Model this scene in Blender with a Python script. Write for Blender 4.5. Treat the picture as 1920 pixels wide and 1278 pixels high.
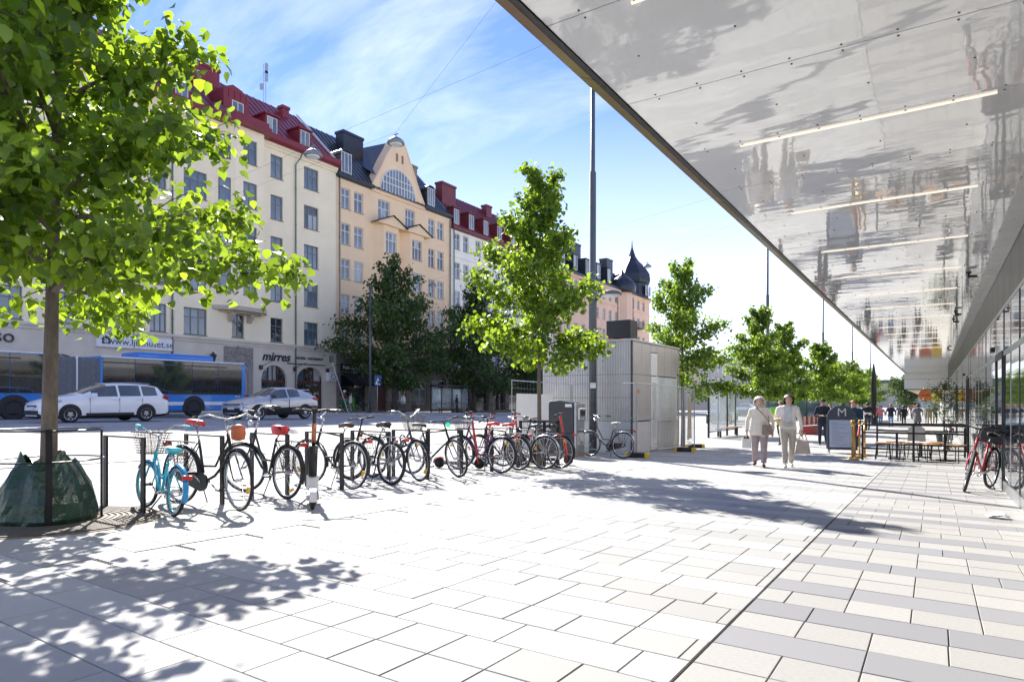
import bpy, bmesh, math, random
from mathutils import Vector, Matrix, Euler, kdtree
for o in list(bpy.data.objects): bpy.data.objects.remove(o)
SC = bpy.context.scene
COL = SC.collection
PI = math.pi
R = math.radians
CAMZ = 1.30
# ---------------------------------------------------------------- camera, sky, sun, exposure
cam = bpy.data.objects.new('camera', bpy.data.cameras.new('camera')); COL.objects.link(cam)
cam.location = (0, 0, CAMZ); cam.rotation_euler = (R(90), 0, math.atan(791/1211))
cam.data.lens = 1211/1920*36; cam.data.sensor_width = 36; cam.data.shift_y = 111/1920
cam.data.clip_start = .05; cam.data.clip_end = 3000
SC.camera = cam
SUN_EL = R(38); SUN_AZ = math.atan2(-.82, .57)
W = bpy.data.worlds.new('World'); SC.world = W; W.use_nodes = True
nt = W.node_tree; N = nt.nodes; L = nt.links; N.clear()
sky = N.new('ShaderNodeTexSky'); sky.sky_type = 'NISHITA'; sky.sun_disc = False
sky.sun_elevation = SUN_EL; sky.sun_rotation = SUN_AZ; sky.air_density = 1.0; sky.dust_density = 0.0; sky.ozone_density = 1.0
bg = N.new('ShaderNodeBackground'); bg.inputs[1].default_value = .095
out = N.new('ShaderNodeOutputWorld')
# thin wispy clouds, mixed into the sky colour
tc = N.new('ShaderNodeTexCoord'); sep = N.new('ShaderNodeSeparateXYZ'); L.new(tc.outputs['Generated'], sep.inputs[0])
addz = N.new('ShaderNodeMath'); addz.operation = 'ADD'; addz.inputs[1].default_value = .12; L.new(sep.outputs[2], addz.inputs[0])
dv = N.new('ShaderNodeVectorMath'); dv.operation = 'DIVIDE'; cmb = N.new('ShaderNodeCombineXYZ')
for i in range(3): L.new(addz.outputs[0], cmb.inputs[i])
L.new(tc.outputs['Generated'], dv.inputs[0]); L.new(cmb.outputs[0], dv.inputs[1])
mp = N.new('ShaderNodeMapping'); mp.inputs['Rotation'].default_value = (0, 0, R(50)); mp.inputs['Scale'].default_value = (.55, 1.5, 1); L.new(dv.outputs[0], mp.inputs[0])
nz = N.new('ShaderNodeTexNoise'); nz.inputs['Scale'].default_value = 1.6; nz.inputs['Detail'].default_value = 9; nz.inputs['Roughness'].default_value = .6; nz.inputs['Distortion'].default_value = .4
L.new(mp.outputs[0], nz.inputs['Vector'])
cr = N.new('ShaderNodeMapRange'); cr.inputs[1].default_value = .43; cr.inputs[2].default_value = .82; cr.inputs[4].default_value = .55; L.new(nz.outputs[0], cr.inputs[0])
hz = N.new('ShaderNodeMapRange'); hz.inputs[1].default_value = .0; hz.inputs[2].default_value = .42; hz.inputs[3].default_value = .70; hz.inputs[4].default_value = 0; L.new(sep.outputs[2], hz.inputs[0])
mx = N.new('ShaderNodeMath'); mx.operation = 'MAXIMUM'; L.new(cr.outputs[0], mx.inputs[0]); L.new(hz.outputs[0], mx.inputs[1])
ml = N.new('ShaderNodeMix'); ml.data_type = 'RGBA'; L.new(mx.outputs[0], ml.inputs[0]); tn = N.new('ShaderNodeVectorMath'); tn.operation = 'MULTIPLY'; tn.inputs[1].default_value = (.50, .55, .84); L.new(sky.outputs[0], tn.inputs[0]); L.new(tn.outputs[0], ml.inputs[6]); ml.inputs[7].default_value = (6.4, 6.5, 6.6, 1)
L.new(ml.outputs[2], bg.inputs[0]); L.new(bg.outputs[0], out.inputs[0])
sl = bpy.data.lights.new('sun', 'SUN'); sl.energy = 4.1; sl.angle = R(.55); sl.color = (1, .95, .87)
sun = bpy.data.objects.new('sun', sl); COL.objects.link(sun); sun.location = (-30, 20, 40)
sdir = Vector((.82, -.57, 0)).normalized()*math.cos(SUN_EL) + Vector((0, 0, -math.sin(SUN_EL)))
sun.rotation_euler = sdir.to_track_quat('-Z', 'Y').to_euler()
SC.view_settings.view_transform = 'Standard'; SC.view_settings.look = 'None'; SC.view_settings.gamma = 1
SC.view_settings.use_curve_mapping = False; SC.view_settings.exposure = 1.6
# ---------------------------------------------------------------- mesh helpers
def rotz(a): return Matrix.Rotation(a, 3, 'Z')
class MB:
    def __init__(s): s.v = []; s.f = []; s.m = []
    def add(s, vs, fs, m=0):
        b = len(s.v); s.v += [tuple(p) for p in vs]; s.f += [tuple(b+i for i in f) for f in fs]; s.m += [m]*len(fs); return s
    def box(s, c, d, rot=None, m=0, taper=None):
        x, y, z = d[0]/2, d[1]/2, d[2]/2; t = taper or (1, 1)
        vs = [Vector(p) for p in ((-x,-y,-z),(x,-y,-z),(x,y,-z),(-x,y,-z),(-x*t[0],-y*t[1],z),(x*t[0],-y*t[1],z),(x*t[0],y*t[1],z),(-x*t[0],y*t[1],z))]
        if rot is not None: vs = [rot@p for p in vs]
        c = Vector(c)
        return s.add([p+c for p in vs], [(0,3,2,1),(4,5,6,7),(0,1,5,4),(1,2,6,5),(2,3,7,6),(3,0,4,7)], m)
    def bb(s, x0, x1, y0, y1, z0, z1, m=0): return s.box(((x0+x1)/2, (y0+y1)/2, (z0+z1)/2), (abs(x1-x0), abs(y1-y0), abs(z1-z0)), None, m)
    def quad(s, a, b, c, d, m=0): return s.add([a, b, c, d], [(0,1,2,3)], m)
    def tube(s, pts, r, n=6, closed=False, caps=True, m=0):
        P = [Vector(p) for p in pts]; k = len(P); rs = r if isinstance(r, (list, tuple)) else [r]*k
        T = []
        for i in range(k):
            a = P[i-1] if (i or closed) else P[i]; b = P[(i+1) % k] if (i < k-1 or closed) else P[i]
            t = (b-a); T.append(t.normalized() if t.length > 1e-9 else Vector((0, 0, 1)))
        ref = Vector((0, 0, 1)) if abs(T[0].z) < .9 else Vector((1, 0, 0))
        nrm = (ref - T[0]*ref.dot(T[0])).normalized(); vs = []
        for i in range(k):
            nn = nrm - T[i]*nrm.dot(T[i])
            nrm = nn.normalized() if nn.length > 1e-6 else nrm
            bn = T[i].cross(nrm)
            for j in range(n):
                a = 2*PI*(j+.5)/n; vs.append(P[i] + (nrm*math.cos(a) + bn*math.sin(a))*rs[i])
        fs = []
        for i in range(k if closed else k-1):
            q = (i+1) % k
            for j in range(n): fs.append((i*n+j, i*n+(j+1) % n, q*n+(j+1) % n, q*n+j))
        if caps and not closed: fs.append(tuple(range(n-1, -1, -1))); fs.append(tuple((k-1)*n+j for j in range(n)))
        return s.add(vs, fs, m)
    def cyl(s, a, b, r, r2=None, n=10, m=0): return s.tube([a, b], [r, r if r2 is None else r2], n, m=m)
    def ring(s, c, u, v, Rr, r, n=28, k=6, m=0, a0=0, a1=2*PI, flat=1.0):
        c = Vector(c); u = Vector(u); v = Vector(v); w = u.cross(v); full = abs(a1-a0-2*PI) < 1e-6; vs = []; fs = []
        cnt = n if full else n+1
        for i in range(cnt):
            a = a0+(a1-a0)*i/n; e = u*math.cos(a)+v*math.sin(a)
            for j in range(k):
                b = 2*PI*(j+.5)/k; vs.append(c+e*(Rr+r*math.cos(b))+w*(r*flat*math.sin(b)))
        for i in range(n):
            q = (i+1) % cnt
            for j in range(k): fs.append((i*k+j, q*k+j, q*k+(j+1) % k, i*k+(j+1) % k))
        return s.add(vs, fs, m)
    def lathe(s, prof, n=16, c=(0, 0, 0), m=0):
        vs = []; fs = []
        for r, z in prof:
            for j in range(n): a = 2*PI*j/n; vs.append((c[0]+r*math.cos(a), c[1]+r*math.sin(a), c[2]+z))
        for i in range(len(prof)-1):
            for j in range(n): fs.append((i*n+j, i*n+(j+1) % n, (i+1)*n+(j+1) % n, (i+1)*n+j))
        fs.append(tuple(range(n-1, -1, -1))); fs.append(tuple((len(prof)-1)*n+j for j in range(n)))
        return s.add(vs, fs, m)
    def prism(s, poly, a, b, fn, m=0):   # fn(p, q, t): 2-D outline point at depth t -> 3-D
        k = len(poly); vs = [fn(p, q, a) for p, q in poly]+[fn(p, q, b) for p, q in poly]
        fs = [tuple(range(k-1, -1, -1)), tuple(range(k, 2*k))]+[(i, (i+1) % k, k+(i+1) % k, k+i) for i in range(k)]
        return s.add(vs, fs, m)
    def mesh(s, name, mats, smooth=False):
        me = bpy.data.meshes.new(name); me.from_pydata(s.v, [], s.f)
        for q in (mats if isinstance(mats, (list, tuple)) else [mats]): me.materials.append(q)
        if any(s.m): me.polygons.foreach_set('material_index', s.m)
        if smooth: me.polygons.foreach_set('use_smooth', [True]*len(s.f))
        me.update(); return me
    def build(s, name, mats, parent=None, smooth=False, fix=True):
        me = s.mesh(name, mats, smooth)
        if fix and len(s.f) < 20000:
            bm = bmesh.new(); bm.from_mesh(me); bmesh.ops.recalc_face_normals(bm, faces=bm.faces); bm.to_mesh(me); bm.free()
        return link(name, me, parent)
def link(name, me, parent=None, loc=None, rot=None):
    o = bpy.data.objects.new(name, me); COL.objects.link(o)
    if parent: o.parent = parent
    if loc is not None: o.location = loc
    if rot is not None: o.rotation_euler = rot
    return o
def tag(o, label=None, cat=None, group=None, kind=None):
    if label: o['label'] = label
    if cat: o['category'] = cat
    if group: o['group'] = group
    if kind: o['kind'] = kind
    return o
def thing(name, loc, rz=0, label=None, cat=None, group=None):
    o = bpy.data.objects.new(name, None); COL.objects.link(o); o.location = loc; o.rotation_euler = (0, 0, rz); o.empty_display_size = .2
    return tag(o, label, cat, group)
def kids(o): return [c for c in bpy.data.objects if c.parent is o]
def copy_tree(o, loc=None, rz=None, label=None, parent=None, src=None):
    c = o.copy(); COL.objects.link(c); c.parent = parent
    if loc is not None: c.location = loc
    if rz is not None: c.rotation_euler = (c.rotation_euler[0], c.rotation_euler[1], rz)
    if label: c['label'] = label
    for ch in o.children: copy_tree(ch, parent=c)
    return c
def bevel(o, w=.01, n=2):
    m = o.modifiers.new('bevel', 'BEVEL'); m.width = w; m.segments = n; m.limit_method = 'ANGLE'; return o
def text(name, body, size, mat, parent, loc, rot, ext=.01, align='CENTER', sx=1.0, shear=0, bold=0):
    cu = bpy.data.curves.new(name, 'FONT'); cu.body = body; cu.size = size; cu.extrude = ext; cu.align_x = align; cu.align_y = 'CENTER'; cu.shear = shear; cu.offset = bold; cu.resolution_u = 3
    t = bpy.data.objects.new('tmp', cu); COL.objects.link(t); bpy.context.view_layer.update()
    me = bpy.data.meshes.new_from_object(t.evaluated_get(bpy.context.evaluated_depsgraph_get()))
    bpy.data.objects.remove(t); me.name = name
    me.materials.clear(); me.materials.append(mat)
    o = link(name, me, parent, loc, rot); o.scale = (sx, 1, 1); return o
def apply_mods(o):
    bpy.context.view_layer.update()
    me = bpy.data.meshes.new_from_object(o.evaluated_get(bpy.context.evaluated_depsgraph_get()))
    o.modifiers.clear(); o.data = me; return o
# ---------------------------------------------------------------- materials
MATS = {}
def mat(name, col, rough=.6, metal=0, var=.1, scale=6, bump=0, bscale=60, spec=.5, coat=0, detail=5, rnd=0, col2=None, trans=0, emit=0, alpha=1, stretch=None):
    if name in MATS: return MATS[name]
    m = bpy.data.materials.new(name); m.use_nodes = True; t = m.node_tree; n = t.nodes; l = t.links
    p = n['Principled BSDF']; p.inputs['Roughness'].default_value = rough; p.inputs['Metallic'].default_value = metal
    p.inputs['Specular IOR Level'].default_value = spec; p.inputs['Coat Weight'].default_value = coat
    if trans: p.inputs['Transmission Weight'].default_value = trans
    if alpha < 1: p.inputs['Alpha'].default_value = alpha
    co = n.new('ShaderNodeTexCoord'); mp = n.new('ShaderNodeMapping'); l.new(co.outputs['Object'], mp.inputs[0])
    if stretch: mp.inputs['Scale'].default_value = stretch
    no = n.new('ShaderNodeTexNoise'); no.inputs['Scale'].default_value = scale; no.inputs['Detail'].default_value = detail; no.inputs['Roughness'].default_value = .6; l.new(mp.outputs[0], no.inputs['Vector'])
    r = n.new('ShaderNodeMix'); r.data_type = 'RGBA'
    c2 = col2 or tuple(min(1, c*(1+var)) for c in col); c1 = col if col2 else tuple(c*(1-var) for c in col)
    r.inputs[6].default_value = (*c1, 1); r.inputs[7].default_value = (*c2, 1)
    mr = n.new('ShaderNodeMapRange'); mr.inputs[1].default_value = .3; mr.inputs[2].default_value = .7; l.new(no.outputs[0], mr.inputs[0]); l.new(mr.outputs[0], r.inputs[0])
    last = r.outputs[2]
    if rnd:
        oi = n.new('ShaderNodeObjectInfo'); ge = n.new('ShaderNodeNewGeometry'); ad = n.new('ShaderNodeMath'); ad.operation = 'ADD'; l.new(oi.outputs['Random'], ad.inputs[0]); l.new(ge.outputs['Random Per Island'], ad.inputs[1])
        fr = n.new('ShaderNodeMath'); fr.operation = 'FRACT'; l.new(ad.outputs[0], fr.inputs[0])
        m2 = n.new('ShaderNodeMapRange'); m2.inputs[3].default_value = 1-rnd; m2.inputs[4].default_value = 1+rnd; l.new(fr.outputs[0], m2.inputs[0])
        vm = n.new('ShaderNodeVectorMath'); vm.operation = 'SCALE'; l.new(last, vm.inputs[0]); l.new(m2.outputs[0], vm.inputs['Scale']); last = vm.outputs[0]
    l.new(last, p.inputs['Base Color'])
    if emit: l.new(last, p.inputs['Emission Color']); p.inputs['Emission Strength'].default_value = emit
    if bump:
        nb = n.new('ShaderNodeTexNoise'); nb.inputs['Scale'].default_value = bscale; nb.inputs['Detail'].default_value = 4; l.new(mp.outputs[0], nb.inputs['Vector'])
        b = n.new('ShaderNodeBump'); b.inputs['Strength'].default_value = bump; b.inputs['Distance'].default_value = .02; l.new(nb.outputs[0], b.inputs['Height']); l.new(b.outputs[0], p.inputs['Normal'])
    MATS[name] = m; return m
def leafmat(name, col, tcol, mixf=.5, rnd=.3):
    m = bpy.data.materials.new(name); m.use_nodes = True; t = m.node_tree; n = t.nodes; l = t.links
    p = n['Principled BSDF']; p.inputs['Roughness'].default_value = .42; p.inputs['Specular IOR Level'].default_value = .45
    tr = n.new('ShaderNodeBsdfTranslucent'); mx = n.new('ShaderNodeMixShader'); mx.inputs[0].default_value = mixf
    ge = n.new('ShaderNodeNewGeometry'); oi = n.new('ShaderNodeObjectInfo'); ad = n.new('ShaderNodeMath'); ad.operation = 'ADD'; l.new(oi.outputs['Random'], ad.inputs[0]); l.new(ge.outputs['Random Per Island'], ad.inputs[1])
    fr = n.new('ShaderNodeMath'); fr.operation = 'FRACT'; l.new(ad.outputs[0], fr.inputs[0])
    def ramp(c):
        r = n.new('ShaderNodeValToRGB'); e = r.color_ramp.elements
        e[0].color = (*[x*(1-rnd) for x in c], 1); e[1].color = (c[0]*(1+rnd*1.3), c[1]*(1+rnd), c[2]*(1+rnd*.5), 1)
        l.new(fr.outputs[0], r.inputs[0]); return r.outputs[0]
    l.new(ramp(col), p.inputs['Base Color']); l.new(ramp(tcol), tr.inputs[0])
    l.new(p.outputs[0], mx.inputs[1]); l.new(tr.outputs[0], mx.inputs[2]); l.new(mx.outputs[0], n['Material Output'].inputs[0])
    return m
black = mat('black_paint', (.014, .014, .016), .45, var=.3, scale=20, bump=.1)
steel = mat('galvanised_steel', (.42, .45, .47), .42, .7, .12, 9)
chrome = mat('bright_metal', (.62, .63, .65), .22, .95, .06, 20)
rubber = mat('tyre_rubber', (.022, .022, .023), .8, var=.25, scale=30)
dkgrey = mat('dark_grey_metal', (.05, .055, .062), .45, .3, .15)
glassdk = mat('dark_window_glass', (.05, .065, .08), .04, 0, .25, .6, spec=1.0)
white = mat('white_paint', (.78, .78, .77), .45, var=.04)
redp = mat('red_paint', (.50, .03, .03), .4, var=.12)
orangep = mat('orange_plastic', (.65, .17, .02), .4, var=.1)
yellowp = mat('yellow_reflector', (.75, .42, .02), .3, var=.1)
wood = mat('oiled_wood', (.42, .22, .09), .5, var=.3, scale=4, stretch=(1, 8, 8))
# ---------------------------------------------------------------- terrain
PT = [(-40,.75),(0,1.14),(5,1.27),(16,1.53),(30,1.80),(57,2.08),(120,2.5),(400,3.4)]
RT = [(-40,.40),(0,.72),(12,.83),(20,.93),(40,1.2),(80,1.8),(120,2.3),(400,3.4)]
def lin(T, y):
    if y <= T[0][0]: return T[0][1]
    for (a, b), (c, d) in zip(T, T[1:]):
        if y <= c: return b+(d-b)*(y-a)/(c-a)
    return T[-1][1]
def gz(x, y):
    t = min(1, max(0, (-9-x)/13)); z = CAMZ-(lin(PT, y)*(1-t)+lin(RT, y)*t)
    if -12.05 < x < -9: z += .10*(-9-x)/3.05
    if x <= -37: z += .13
    return z
def gp(x, y, dz=0): return (x, y, gz(x, y)+dz)
# ---------------------------------------------------------------- ground, road, pavements
asph = mat('asphalt', (.36, .345, .32), .85, var=.16, scale=1.2, bump=.25, bscale=90)
pave_far = mat('far_pavement', (.48, .45, .41), .85, var=.14, scale=1.5, bump=.2)
joint = mat('paving_joint', (.10, .096, .09), .95, var=.25, scale=30)
granite = mat('granite_kerb', (.42, .42, .42), .8, var=.15, scale=25, rnd=.08)
def sheet(name, xs, ys, zf, m, kind='structure'):
    b = MB(); nx = len(xs)
    for y in ys:
        for x in xs: b.v.append((x, y, zf(x, y)))
    for j in range(len(ys)-1):
        for i in range(nx-1):
            a = j*nx+i; b.f.append((a, a+1, a+nx+1, a+nx)); b.m.append(0)
    return tag(b.build(name, m, fix=False), kind=kind)
YS = [-40,-20,0,2.5,5,8,12,16,20,25,30,40,48,57,68,80,100,120,160,220,300,400]
grd = mat('ground_soil', (.22, .21, .19), .9, var=.2, scale=.3)
tag(sheet('ground', [-900,-300,-60,-36,-20,-9,0,20,200,900], [-300]+YS+[900], lambda x, y: gz(max(x,-36.9), y)-.22, grd), 'pale earth lying under streets and buildings')
road = sheet('road', [-37.02,-33,-28,-24,-22,-18,-15,-12.05], YS, lambda x, y: gz(max(x,-36.99), y), asph)
pv = sheet('far_pavement', [-45.6,-41,-37.2], YS, lambda x, y: gz(x, y), pave_far)
plaza = sheet('plaza_pavement', [-11.85,-10.5,-9,-6,-3,0,1.4], YS, lambda x, y: gz(x, y)-.012 if y < 45 else gz(x, y), joint)
# far reach of the plaza, too far off to tell the slabs apart
# kerbs: single stones
for nm, xk, y0, y1, st in (('plaza_kerb', -11.95, -4, 90, 1.0), ('far_kerb', -37.1, 10, 110, 2.0)):
    k = tag(bpy.data.objects.new(nm, None), kind='structure'); COL.objects.link(k)
    me = MB().box((0, 0, -.09), (.2, st-.012, .2)).mesh('kerb_stone', granite)
    y = y0
    while y < y1:
        s = (gz(xk, y+st)-gz(xk, y))/st
        xr = -11.9 if nm[0] == 'p' else -37.15
        link('kerb_stone', me, k, (xk, y+st/2, (gz(xr, y)+gz(xr, y+st))/2), (math.atan(s), 0, 0)); y += st
# painted lane markings
paint = mat('road_paint', (.72, .72, .70), .7, var=.12, scale=12)
rm = MB()
for xl, dash in ((-20.0, 3), (-24.6, 3), (-29.6, 3)):
    y = -2
    while y < 110:
        for a in range(2):
            ya, yb = y+a*dash/2, y+(a+1)*dash/2
            rm.quad((xl, ya, gz(xl, ya)+.006), (xl+.12, ya, gz(xl, ya)+.006), (xl+.12, yb, gz(xl, yb)+.006), (xl, yb, gz(xl, yb)+.006))
        y += dash*3
for i in range(9):
    xl = -36+i*1.55
    rm.quad((xl, 33.2, gz(xl, 33.2)+.006), (xl+.75, 33.2, gz(xl+.75, 33.2)+.006), (xl+.75, 36.4, gz(xl+.75, 36.4)+.006), (xl, 36.4, gz(xl, 36.4)+.006))
tag(rm.build('lane_marking', paint, road), kind='stuff')
# paving slabs
slabL = mat('slab_pale', (.37, .37, .365), .8, var=.06, scale=160, rnd=.07, bump=.06, bscale=220)
slabS = mat('slab_grey', (.30, .30, .293), .8, var=.13, scale=200, rnd=.06, bump=.06, bscale=220)
slabD = mat('slab_blue_grey', (.205, .207, .222), .8, var=.14, scale=200, rnd=.07, bump=.06, bscale=220)
slabC = mat('slab_cream', (.302, .297, .287), .8, var=.07, scale=40, rnd=.06, bump=.06, bscale=220)
SM = [slabL, slabS, slabD, slabC]
rng = random.Random(7)
DY = .3185; Y0 = 1.39-.3185*5; rows = []
patL = 'LSSLL'+'LLSSLSLSSLSSLSLSSLLSSLS'; patR = 'SLSLS'+'SSSLSSLSLSLSSLSSLSLSS'
slabs = []   # x0,x1,y0,y1,mi
for k in range(110):
    y0 = Y0+k*DY; y1 = y0+DY
    for zone, (xa, xb) in enumerate(((-11.85, -5.32), (-5.02, -.950), (-.941, .945))):
        pat = patR if zone == 2 else patL
        ty = pat[(k*(1 if zone else 1)+(3 if zone == 0 else 0)) % len(pat)]
        wd = .668 if ty == 'L' else .334
        x = xa-rng.choice([0, .17, .33, .5]) if ty == 'L' else xa-rng.choice([0, .17])
        mi = {0: 0, 1: 1}[ty == 'S'] if zone < 2 else (2 if ty == 'L' else 3)
        while x < xb-.02:
            s0, s1 = max(x, xa), min(x+wd, xb)
            if s1-s0 > .05: slabs.append((s0, s1, y0, y1, mi))
            x += wd
TH = math.atan(791/1211); CT, ST = math.cos(TH), math.sin(TH)
def scr(x, y, z):
    d = -x*ST+y*CT; u = x*CT+y*ST
    return (960+1211*u/d, 750-1211*(z-CAMZ)/d, d) if d > .2 else (-9999, 0, 99999)
inview = []
rest = []
for s in slabs:
    px, py, d = scr((s[0]+s[1])/2, (s[2]+s[3])/2, gz((s[0]+s[1])/2, (s[2]+s[3])/2))
    (inview if -60 < px < 1980 and 700 < py < 1330 else rest).append((d, s))
inview.sort(); near = [s for d, s in inview[:300]]; rest = [s for d, s in inview[300:]]+[s for d, s in rest if d < 60]
G = .0026
cache = {}
for (x0, x1, y0, y1, mi) in near:
    w = round(x1-x0, 3); key = (w, mi)
    if key not in cache:
        hx, hy, e = w/2-G, DY/2-G, .003
        b = MB(); b.add([(-hx,-hy,-.035),(hx,-hy,-.035),(hx,hy,-.035),(-hx,hy,-.035),(-hx,-hy,-e),(hx,-hy,-e),(hx,hy,-e),(-hx,hy,-e),(-hx+e,-hy+e,0),(hx-e,-hy+e,0),(hx-e,hy-e,0),(-hx+e,hy-e,0)],
            [(0,1,5,4),(1,2,6,5),(2,3,7,6),(3,0,4,7),(4,5,9,8),(5,6,10,9),(6,7,11,10),(7,4,8,11),(8,9,10,11)])
        cache[key] = b.mesh('paving_slab', SM[mi])
    xc, yc = (x0+x1)/2, (y0+y1)/2; sl_ = (gz(xc, y1)-gz(xc, y0))/DY; sx_ = (gz(x1, yc)-gz(x0, yc))/w
    link('paving_slab', cache[key], plaza, (xc, yc, gz(xc, yc)+rng.uniform(0, .0022)), (math.atan(sl_)+rng.uniform(-.002, .002), -math.atan(sx_)+rng.uniform(-.002, .002), 0))
b = MB()
for (x0, x1, y0, y1, mi) in rest:
    x0 += G; x1 -= G; y0 += G; y1 -= G; dz = rng.uniform(0, .002)
    c = [(x0, y0), (x1, y0), (x1, y1), (x0, y1)]
    top = [(p, q, gz(p, q)+dz) for p, q in c]; bot = [(p, q, z-.03) for p, q, z in top]
    b.add(top+bot, [(0,1,2,3),(4,5,1,0),(5,6,2,1),(6,7,3,2),(7,4,0,3)], mi)
tag(b.build('farther_paving_slabs', SM, plaza, fix=False), kind='stuff')
sheet_far = sheet('far_plaza_paving', [-11.85,-9,-6,-3,0,1.4], [33.2,40,48,57,68,80,100,120,160,220,300,400], lambda x, y: gz(x, y)+.001 if y < 46 else gz(x, y)+.006, mat('far_slabs', (.34,.34,.33), .8, var=.1, scale=2.2))
# slot drain along the bike stand: pale channel blocks, each with a row of drip holes
dr = tag(bpy.data.objects.new('drain_channel', None), kind='structure'); COL.objects.link(dr)
mec = MB().box((0, 0, -.02), (.285, .62, .04)).mesh('channel_block', slabL)
for i in range(60):
    y = -.2+i*.637
    link('channel_block', mec, dr, (-5.17, y+.318, gz(-5.17, y+.318)), (math.atan(-.025), 0, 0))
b = MB()
for i in range(60):
    for j in range(8):
        x = -5.29+j*.032; y = -.2+i*.637+.02
        b.box((x, y, gz(x, y)+.001), (.014, .02, .008))
tag(b.build('drain_slot', joint, dr, fix=False), kind='stuff')
# ---------------------------------------------------------------- apartment houses across the street (facade plane X = -45)
cream = mat('cream_render', (.92, .80, .575), .88, var=.05, scale=.5, bump=.15, bscale=30)
creamlow = mat('warm_grey_render', (.66, .59, .48), .85, var=.09, scale=.8, bump=.2, bscale=25)
peach = mat('peach_render', (.90, .66, .42), .88, var=.05, scale=.5, bump=.15, bscale=30)
pale = mat('pale_render', (.90, .85, .74), .88, var=.05, scale=.5, bump=.15, bscale=30)
salmon = mat('salmon_render', (.85, .58, .42), .88, var=.05, scale=.5, bump=.1, bscale=30)
stone = mat('brown_stone', (.25, .21, .17), .85, var=.28, scale=2.5, bump=.5, bscale=9)
redroof = mat('red_sheet_metal', (.22, .028, .038), .38, .15, .12, 1.2)
blackroof = mat('black_sheet_metal', (.035, .042, .052), .36, .25, .2, 1.2)
winframe = mat('grey_green_frame', (.16, .19, .19), .6, var=.1)
winwhite = mat('white_frame', (.66, .66, .64), .55, var=.05)
sillm = mat('sill_sheet', (.20, .19, .17), .6, var=.1)
gA = mat('pane_sky_tint', (.10, .135, .17), .05, 0, .35, .5, spec=1.3)  # blue-grey of the reflected sky put into the glass base colour
gB = mat('pane_sky_tint_pale', (.15, .19, .225), .06, 0, .35, .5, spec=1.2)  # paler variant, sky reflection likewise painted into the glass colour
gC = mat('pane_curtain', (.36, .38, .38), .12, 0, .35, 1.3, spec=1.0, stretch=(6, 6, .6))
gD = mat('pane_dim_room', (.035, .04, .045), .05, 0, .5, .8, spec=1.3)
GL = [gA, gB, gC, gD]
pipe = mat('green_grey_pipe', (.16, .20, .18), .5, .2, .15)
brown = mat('brown_painted_wood', (.10, .035, .025), .5, var=.25, scale=6)
wr = random.Random(3)
_wc = {}
def wall(b, u0, u1, z0, z1, holes, fn, dep=.2, m=0):
    us = sorted({u0, u1, *[min(max(h[i], u0), u1) for h in holes for i in (0, 1)]}); zs = sorted({z0, z1, *[min(max(h[i], z0), z1) for h in holes for i in (2, 3)]})
    for i in range(len(us)-1):
        for j in range(len(zs)-1):
            cu, cz = (us[i]+us[i+1])/2, (zs[j]+zs[j+1])/2
            if any(h[0] < cu < h[1] and h[2] < cz < h[3] for h in holes): continue
            b.quad(fn(0, us[i], zs[j]), fn(0, us[i+1], zs[j]), fn(0, us[i+1], zs[j+1]), fn(0, us[i], zs[j+1]), m)
    for a0, a1, c0, c1 in holes:
        for (p, q), (r_, s_) in (((a0, c0), (a1, c0)), ((a1, c0), (a1, c1)), ((a1, c1), (a0, c1)), ((a0, c1), (a0, c0))):
            b.quad(fn(0, p, q), fn(0, r_, s_), fn(-dep, r_, s_), fn(-dep, p, q), m)
def window(root, pos, w, h, cols=2, split=.66, fm=None, ang=0, panes=True, setb=.13, toprow=True, bar=.07, name='window', sill=True, lit=None):
    w = round(w, 2); h = round(h, 2); key = ('f', w, h, cols, split, fm.name, bar, toprow)
    if key not in _wc:
        b = MB(); t = bar; d = .07
        for y0, y1, z0, z1 in ((0, w, 0, t), (0, w, h-t, h), (0, t, t, h-t), (w-t, w, t, h-t)): b.bb(0, d, y0, y1, z0, z1)
        for i in range(1, cols): y = w*i/cols; b.bb(.005, d-.005, y-t*.5, y+t*.5, t, h-t)
        if split:
            b.bb(.003, d-.003, t, w-t, h*split-t*.45, h*split+t*.45)
            if not toprow: pass
        _wc[key] = b.mesh(name, fm)
    o = link(name, _wc[key], root, pos, (0, 0, ang)); o.location = Vector(pos)+rotz(ang)@Vector((-setb-.07, 0, 0))
    if sill:
        ks = ('s', w)
        if ks not in _wc: _wc[ks] = MB().box((.13, w/2, -.025), (.27, w+.08, .045)).mesh('sill', sillm)
        link('sill', _wc[ks], o)
    rowsz = [(bar, h*split-bar*.45), (h*split+bar*.45, h-bar)] if split else [(bar, h-bar)]
    var = lit if lit is not None else wr.choice([0, 0, 0, 1, 1, 2, 3])
    if panes:
        for i in range(cols):
            ya, yb = (bar if i == 0 else w*i/cols+bar*.5), (w-bar if i == cols-1 else w*(i+1)/cols-bar*.5)
            for z0, z1 in rowsz:
                v = var if wr.random() < .8 else wr.randint(0, 3)
                kp = ('p', round(yb-ya, 3), round(z1-z0, 3), v)
                if kp not in _wc: _wc[kp] = MB().box((0, 0, 0), (.012, yb-ya, z1-z0)).mesh('pane', GL[v])
                q = link('pane', _wc[kp], o, (.03, (ya+yb)/2, (z0+z1)/2), (wr.uniform(-.006, .006), wr.uniform(-.012, .012), wr.uniform(-.012, .012)))
    else:
        kp = ('p', round(w, 3), round(h, 3), var)
        if kp not in _wc: _wc[kp] = MB().box((0, 0, 0), (.012, w-.08, h-.08)).mesh('pane', GL[var])
        link('pane', _wc[kp], o, (.03, w/2, h/2))
    return o
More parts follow.
